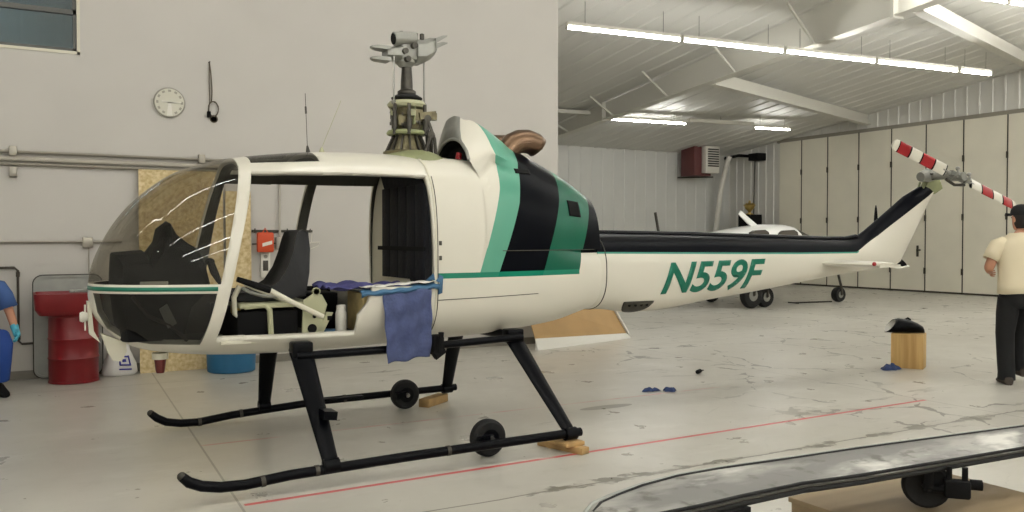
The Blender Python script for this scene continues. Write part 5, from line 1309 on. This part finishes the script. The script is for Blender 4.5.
def fingers(F, wrist, d, palm_n, th, parent, m, curl=.6):
    """a hand as one surface: palm and five bent fingers"""
    wrist = Vector(wrist); d = Vector(d).normalized(); n = Vector(palm_n).normalized(); s_ = d.cross(n).normalized()
    P = {'w': (wrist, (.026, .02)), 'p': (wrist + d * .05, (.036, .016)), 'k': (wrist + d * .085, (.034, .013))}
    E_ = [('w', 'p'), ('p', 'k')]
    for i, (o_, L) in enumerate(((-.028, .066), (-.009, .076), (.010, .072), (.028, .056))):
        a = wrist + d * .088 + s_ * o_
        b_ = a + (d * math.cos(curl * .5) + n * math.sin(curl * .5)) * L * .42
        c = b_ + (d * math.cos(curl * 1.3) + n * math.sin(curl * 1.3)) * L * .33
        e = c + (d * math.cos(curl * 2) + n * math.sin(curl * 2)) * L * .27
        for q, p, r in (('a', a, .0095), ('b', b_, .009), ('c', c, .008), ('e', e, .0065)): P[q + str(i)] = (p, r)
        E_ += [('k', 'a%d' % i), ('a%d' % i, 'b%d' % i), ('b%d' % i, 'c%d' % i), ('c%d' % i, 'e%d' % i)]
    t0 = wrist + d * .03 - s_ * th * .03
    for q, p, r in (('t0', t0, .012), ('t1', t0 - s_ * th * .022 + d * .028 + n * .012, .0105), ('t2', t0 - s_ * th * .026 + d * .056 + n * .026, .008)): P[q] = (p, r)
    E_ += [('p', 't0'), ('t0', 't1'), ('t1', 't2')]
    return P, E_
def head(F, c, parent, facing):
    """head with face, ears and neck around the centre c; facing is a Frame-like direction"""
    f = Vector(facing).normalized(); r = f.cross(Vector((0, 0, 1))).normalized(); c = Vector(c)
    L = lambda a, b_, u: c + r * a + f * b_ + Vector((0, 0, u))
    b = MB(); rings = []
    for u, w, df, db in ((-.125, .025, .055, -.02), (-.11, .045, .082, .0), (-.085, .058, .09, .055), (-.05, .067, .09, .08), (-.01, .073, .088, .092), (.03, .076, .092, .098), (.07, .07, .082, .092), (.10, .052, .055, .07), (.12, .02, .02, .03)):
        rings.append([L(w * math.cos(a), (df if math.sin(a) > 0 else db) * math.sin(a), u) for a in [2 * PI * k / 24 for k in range(24)]])
    b.loft(rings)
    b.loft([[L(a, bb, u) for a, bb, u in q] for q in ([(-.008, .088, .02), (.008, .088, .02), (.006, .096, .02), (-.006, .096, .02)], [(-.017, .088, -.03), (.017, .088, -.03), (.01, .113, -.025), (-.01, .113, -.025)])])
    b.loft([[L(.022 * q, .087 + .008 * h, -.062 + .006 * v) for q, h, v in ((-1, 0, 0), (0, 1, 1), (1, 0, 0), (0, 1, -1))], [L(.02 * q, .08, -.062 + .004 * v) for q, h, v in ((-1, 0, 0), (0, 1, 1), (1, 0, 0), (0, 1, -1))]])
    for s_ in (-1, 1):
        b.sphere(L(.078 * s_, -.005, -.01), .03, (.35, .7, 1), 10)
    o = obj('head', b, M['skin'], parent, angle=70)
    for s_ in (-1, 1):
        e = MB(); e.sphere(L(.032 * s_, .080, .01), .012, (1, 1, .7), 10); obj('eye', e, M['hair'], o)
    return L

# --- the man in the cream shirt walking away on the right
FP = Vector((8.545, 4.93, 0)); F = Frame(FP, math.radians(40))
P1_ = thing('person', FP, 'person in cream shirt, black cap and trousers walking away at the right edge', 'person')
body = {'pel': (F(0, 0, .94), (.13, .10)), 'waist': (F(0, .01, 1.08), (.125, .09)), 'chest': (F(0, .015, 1.30), (.15, .105)), 'neckb': (F(0, .01, 1.45), (.075, .065)), 'neck': (F(.02, .035, 1.55), .052),
        'ls': (F(-.17, .0, 1.42), .055), 'le': (F(-.278, -.01, 1.15), .05), 'lw': (F(-.19, .21, 1.11), .032), 'rs': (F(.17, .0, 1.42), .055), 're': (F(.25, -.03, 1.16), .042), 'rw': (F(.22, .18, 1.08), .028),
        'lh': (F(-.09, .0, .90), .085), 'lk': (F(-.10, .05, .50), .055), 'la': (F(-.10, .0, .10), .04), 'rh': (F(.09, 0, .90), .085), 'rk': (F(.10, .22, .54), .055), 'ra': (F(.10, .18, .16), .04)}
be = [('pel', 'waist'), ('waist', 'chest'), ('chest', 'neckb'), ('neckb', 'neck'), ('chest', 'ls'), ('ls', 'le'), ('le', 'lw'), ('chest', 'rs'), ('rs', 're'), ('re', 'rw'), ('pel', 'lh'), ('lh', 'lk'), ('lk', 'la'), ('pel', 'rh'), ('rh', 'rk'), ('rk', 'ra')]
def add_hand(body, be, wk, ek, n, th, pre):
    w = body[wk][0]; d = (Vector(w) - Vector(body[ek][0])).normalized(); P, E_ = fingers(None, w + d * .02, d, n, th, None, None)
    for k, v in P.items(): body[pre + k] = v
    be += [(wk, pre + 'w')] + [(pre + a, pre + c) for a, c in E_]
add_hand(body, be, 'lw', 'le', F.r, 1, 'L'); add_hand(body, be, 'rw', 're', -F.r, -1, 'R')
skin('body', body, be, M['skin'], P1_, 'pel')
shirt_mesh(F, 'shirt', [(.90, .185, .14, 0, .0), (.98, .182, .137, 0, 0), (1.10, .178, .13, 0, .01), (1.22, .188, .132, 0, .01), (1.32, .196, .13, 0, .01), (1.39, .19, .115, 0, .005), (1.44, .15, .095, 0, 0), (1.475, .095, .078, 0, .01), (1.495, .07, .068, 0, .015)],
  [([(-.12, .0, 1.41), (-.19, .0, 1.37), (-.225, .005, 1.30), (-.258, .0, 1.235)], [.06, .078, .074, .07]), ([(.12, .0, 1.41), (.19, .0, 1.37), (.23, -.005, 1.30), (.25, -.015, 1.21)], [.06, .078, .076, .074])], M['shirt_cream'], P1_)
trouser_mesh(F, 'trousers', [(.99, .16, .12, 0, 0), (.92, .168, .13, 0, 0), (.84, .175, .135, 0, .0), (.78, .16, .12, 0, .01), (.75, .10, .08, 0, .02)],
  [([(-.085, .0, .86), (-.092, .02, .70), (-.10, .05, .50), (-.10, .03, .30), (-.10, .0, .12), (-.10, .0, .045)], [.10, .10, .085, .08, .078, .08]), ([(.085, .01, .86), (.092, .08, .70), (.10, .21, .53), (.10, .215, .36), (.10, .19, .20), (.10, .18, .11)], [.10, .10, .085, .08, .078, .08])], M['trousers'], P1_)
def shoe(F, r, f, u, parent, toe=0, m='boot'):
    b = MB(); rings = []
    for q, w, h, z in ((-.09, .03, .05, .0), (-.07, .042, .085, 0), (-.02, .044, .10, 0), (.05, .046, .075, 0), (.12, .05, .055, 0), (.17, .04, .04, 0), (.19, .015, .02, 0)):
        rings.append([F(r + w * math.cos(a) + toe * q * .3, f + q, u + max(0, h * (.5 + .62 * math.sin(a)))) for a in [2 * PI * k / 18 for k in range(18)]])
    b.loft(rings); o = obj('shoe', b, M[m], parent, angle=60)
    return o
shoe(F, -.10, .0, 0, P1_); shoe(F, .10, .18, .06, P1_)
fc = Vector((math.sin(math.radians(22)), math.cos(math.radians(22)), 0))
Lh = head(F, F(.035, .05, 1.645), P1_, fc)
b = MB(); rings = []
for u, w, d0, d1 in ((-.10, .05, -.01, -.075), (-.06, .074, .0, -.095), (-.0, .082, .02, -.108), (.04, .083, .03, -.11), (.07, .08, .02, -.105)):
    rings.append([Lh(w * math.cos(a), (d0 if math.sin(a) > 0 else -d1 * -1) * abs(math.sin(a)), u) for a in [2 * PI * k / 24 for k in range(24)]])
b.loft(rings); obj('hair', b, M['hair'], P1_)
b = MB(); rings = []
for u, w, d0 in ((.03, .086, .108), (.055, .088, .112), (.09, .082, .105), (.12, .062, .08), (.138, .03, .04), (.142, .004, .006)):
    rings.append([Lh(w * math.cos(a), d0 * math.sin(a) - .002, u) for a in [2 * PI * k / 28 for k in range(28)]])
b.loft(rings); cp = obj('cap', b, M['cap'], P1_)
b = MB(); P = []
for k in range(13):
    a = PI * (k / 12); P.append((.082 * math.cos(a), .085 + .095 * math.sin(a) ** .8, .04 - .014 * math.sin(a)))
b.loft([[Lh(*p) for p in P], [Lh(p[0], p[1], p[2] + .008) for p in P], [Lh(p[0] * .96, min(p[1], .09), .05) for p in P]], closed=False); o = obj('cap_brim', b, M['cap'], cp); solid(o, .004, 0)

# --- the worker at the left edge in a blue shirt and teal gloves
FP = Vector((-.43, 9.42, 0)); F = Frame(FP, math.radians(166))
P2_ = thing('person', FP, 'person in blue shirt and teal gloves seated at the left edge', 'person')
body = {'pel': (F(0, 0, .54), (.13, .11)), 'waist': (F(0, .03, .68), (.125, .09)), 'chest': (F(0, .06, .90), (.15, .105)), 'neckb': (F(0, .08, 1.05), (.075, .065)), 'neck': (F(0, .12, 1.14), .052),
        'ls': (F(-.17, .06, 1.02), .055), 'le': (F(-.275, .09, .77), .044), 'lw': (F(-.285, .26, .60), .034), 'rs': (F(.17, .06, 1.02), .055), 're': (F(.25, .10, .77), .044), 'rw': (F(.17, .28, .62), .034),
        'lh': (F(-.10, .04, .50), .09), 'lk': (F(-.15, .36, .50), .06), 'la': (F(-.16, .24, .11), .042), 'rh': (F(.10, .04, .50), .09), 'rk': (F(.15, .36, .50), .06), 'ra': (F(.16, .24, .11), .042)}
be = [('pel', 'waist'), ('waist', 'chest'), ('chest', 'neckb'), ('neckb', 'neck'), ('chest', 'ls'), ('ls', 'le'), ('le', 'lw'), ('chest', 'rs'), ('rs', 're'), ('re', 'rw'), ('pel', 'lh'), ('lh', 'lk'), ('lk', 'la'), ('pel', 'rh'), ('rh', 'rk'), ('rk', 'ra')]
skin('body', body, be, M['skin'], P2_, 'pel')
for wk, ek, n, th in (('lw', 'le', F.r, 1), ('rw', 're', -F.r, -1)):
    w = Vector(body[wk][0]); d = (w - Vector(body[ek][0])).normalized(); P, E_ = fingers(None, w, d, n, th, None, None, .7)
    P['cuff'] = (w - d * .05, .043); P['w'] = (P['w'][0], (.038, .032)); P['p'] = (P['p'][0], (.043, .024)); P['k'] = (P['k'][0], (.04, .02)); skin('glove', P, E_ + [('cuff', 'w')], M['teal'], P2_, 'w')
shirt_mesh(F, 'shirt', [(.52, .19, .15, 0, .01), (.62, .185, .145, 0, .02), (.74, .185, .14, 0, .04), (.86, .195, .138, 0, .06), (.95, .195, .13, 0, .07), (1.01, .185, .115, 0, .075), (1.05, .14, .09, 0, .08), (1.085, .09, .078, 0, .09), (1.10, .07, .068, 0, .10)],
  [([(-.12, .07, 1.01), (-.19, .06, .98), (-.238, .065, .90), (-.27, .085, .79)], [.06, .08, .078, .078]), ([(.12, .07, 1.01), (.19, .06, .98), (.23, .075, .90), (.255, .095, .80)], [.06, .08, .078, .078])], M['shirt_blue'], P2_)
trouser_mesh(F, 'trousers', [(.62, .17, .13, 0, .02), (.54, .185, .15, 0, .02), (.46, .18, .15, 0, .03), (.43, .12, .10, 0, .03)],
  [([(-.09, .05, .52), (-.12, .20, .53), (-.145, .32, .53), (-.152, .37, .48), (-.158, .32, .32), (-.16, .255, .15)], [.105, .10, .09, .088, .08, .075]), ([(.09, .05, .52), (.12, .20, .53), (.145, .32, .53), (.152, .37, .48), (.158, .32, .32), (.16, .255, .15)], [.105, .10, .09, .088, .08, .075])], M['apron'], P2_)
shoe(F, -.16, .25, 0, P2_, m='matblack'); shoe(F, .16, .25, 0, P2_, m='matblack')
Lh = head(F, F(0, .14, 1.245), P2_, F.f)
b = MB(); rings = []
for u, w, d0, d1 in ((-.08, .06, .0, .085), (-.03, .08, .0, .10), (.03, .084, .06, .108), (.07, .08, .092, .105), (.11, .06, .07, .08), (.132, .02, .02, .03)):
    rings.append([Lh(w * math.cos(a), (d0 if math.sin(a) > 0 else d1) * math.sin(a), u) for a in [2 * PI * k / 24 for k in range(24)]])
b.loft(rings); obj('hair', b, M['hair'], P2_)
t = thing('stool', FP, 'low dark stool under the seated person at the left edge', 'stool')
b = MB(); b.lathe(FP + Vector((0, 0, .37)), [(.15, 0), (.165, .01), (.165, .04), (.15, .05)], 24); obj('seat', b, M['matblack'], t)
for k in range(4):
    a = PI / 4 + k * PI / 2; b = MB(); b.tube([FP + Vector((.11 * math.cos(a), .11 * math.sin(a), .375)), FP + Vector((.15 * math.cos(a), .15 * math.sin(a), 0))], .014, 8); obj('leg', b, M['darksteel'], t)
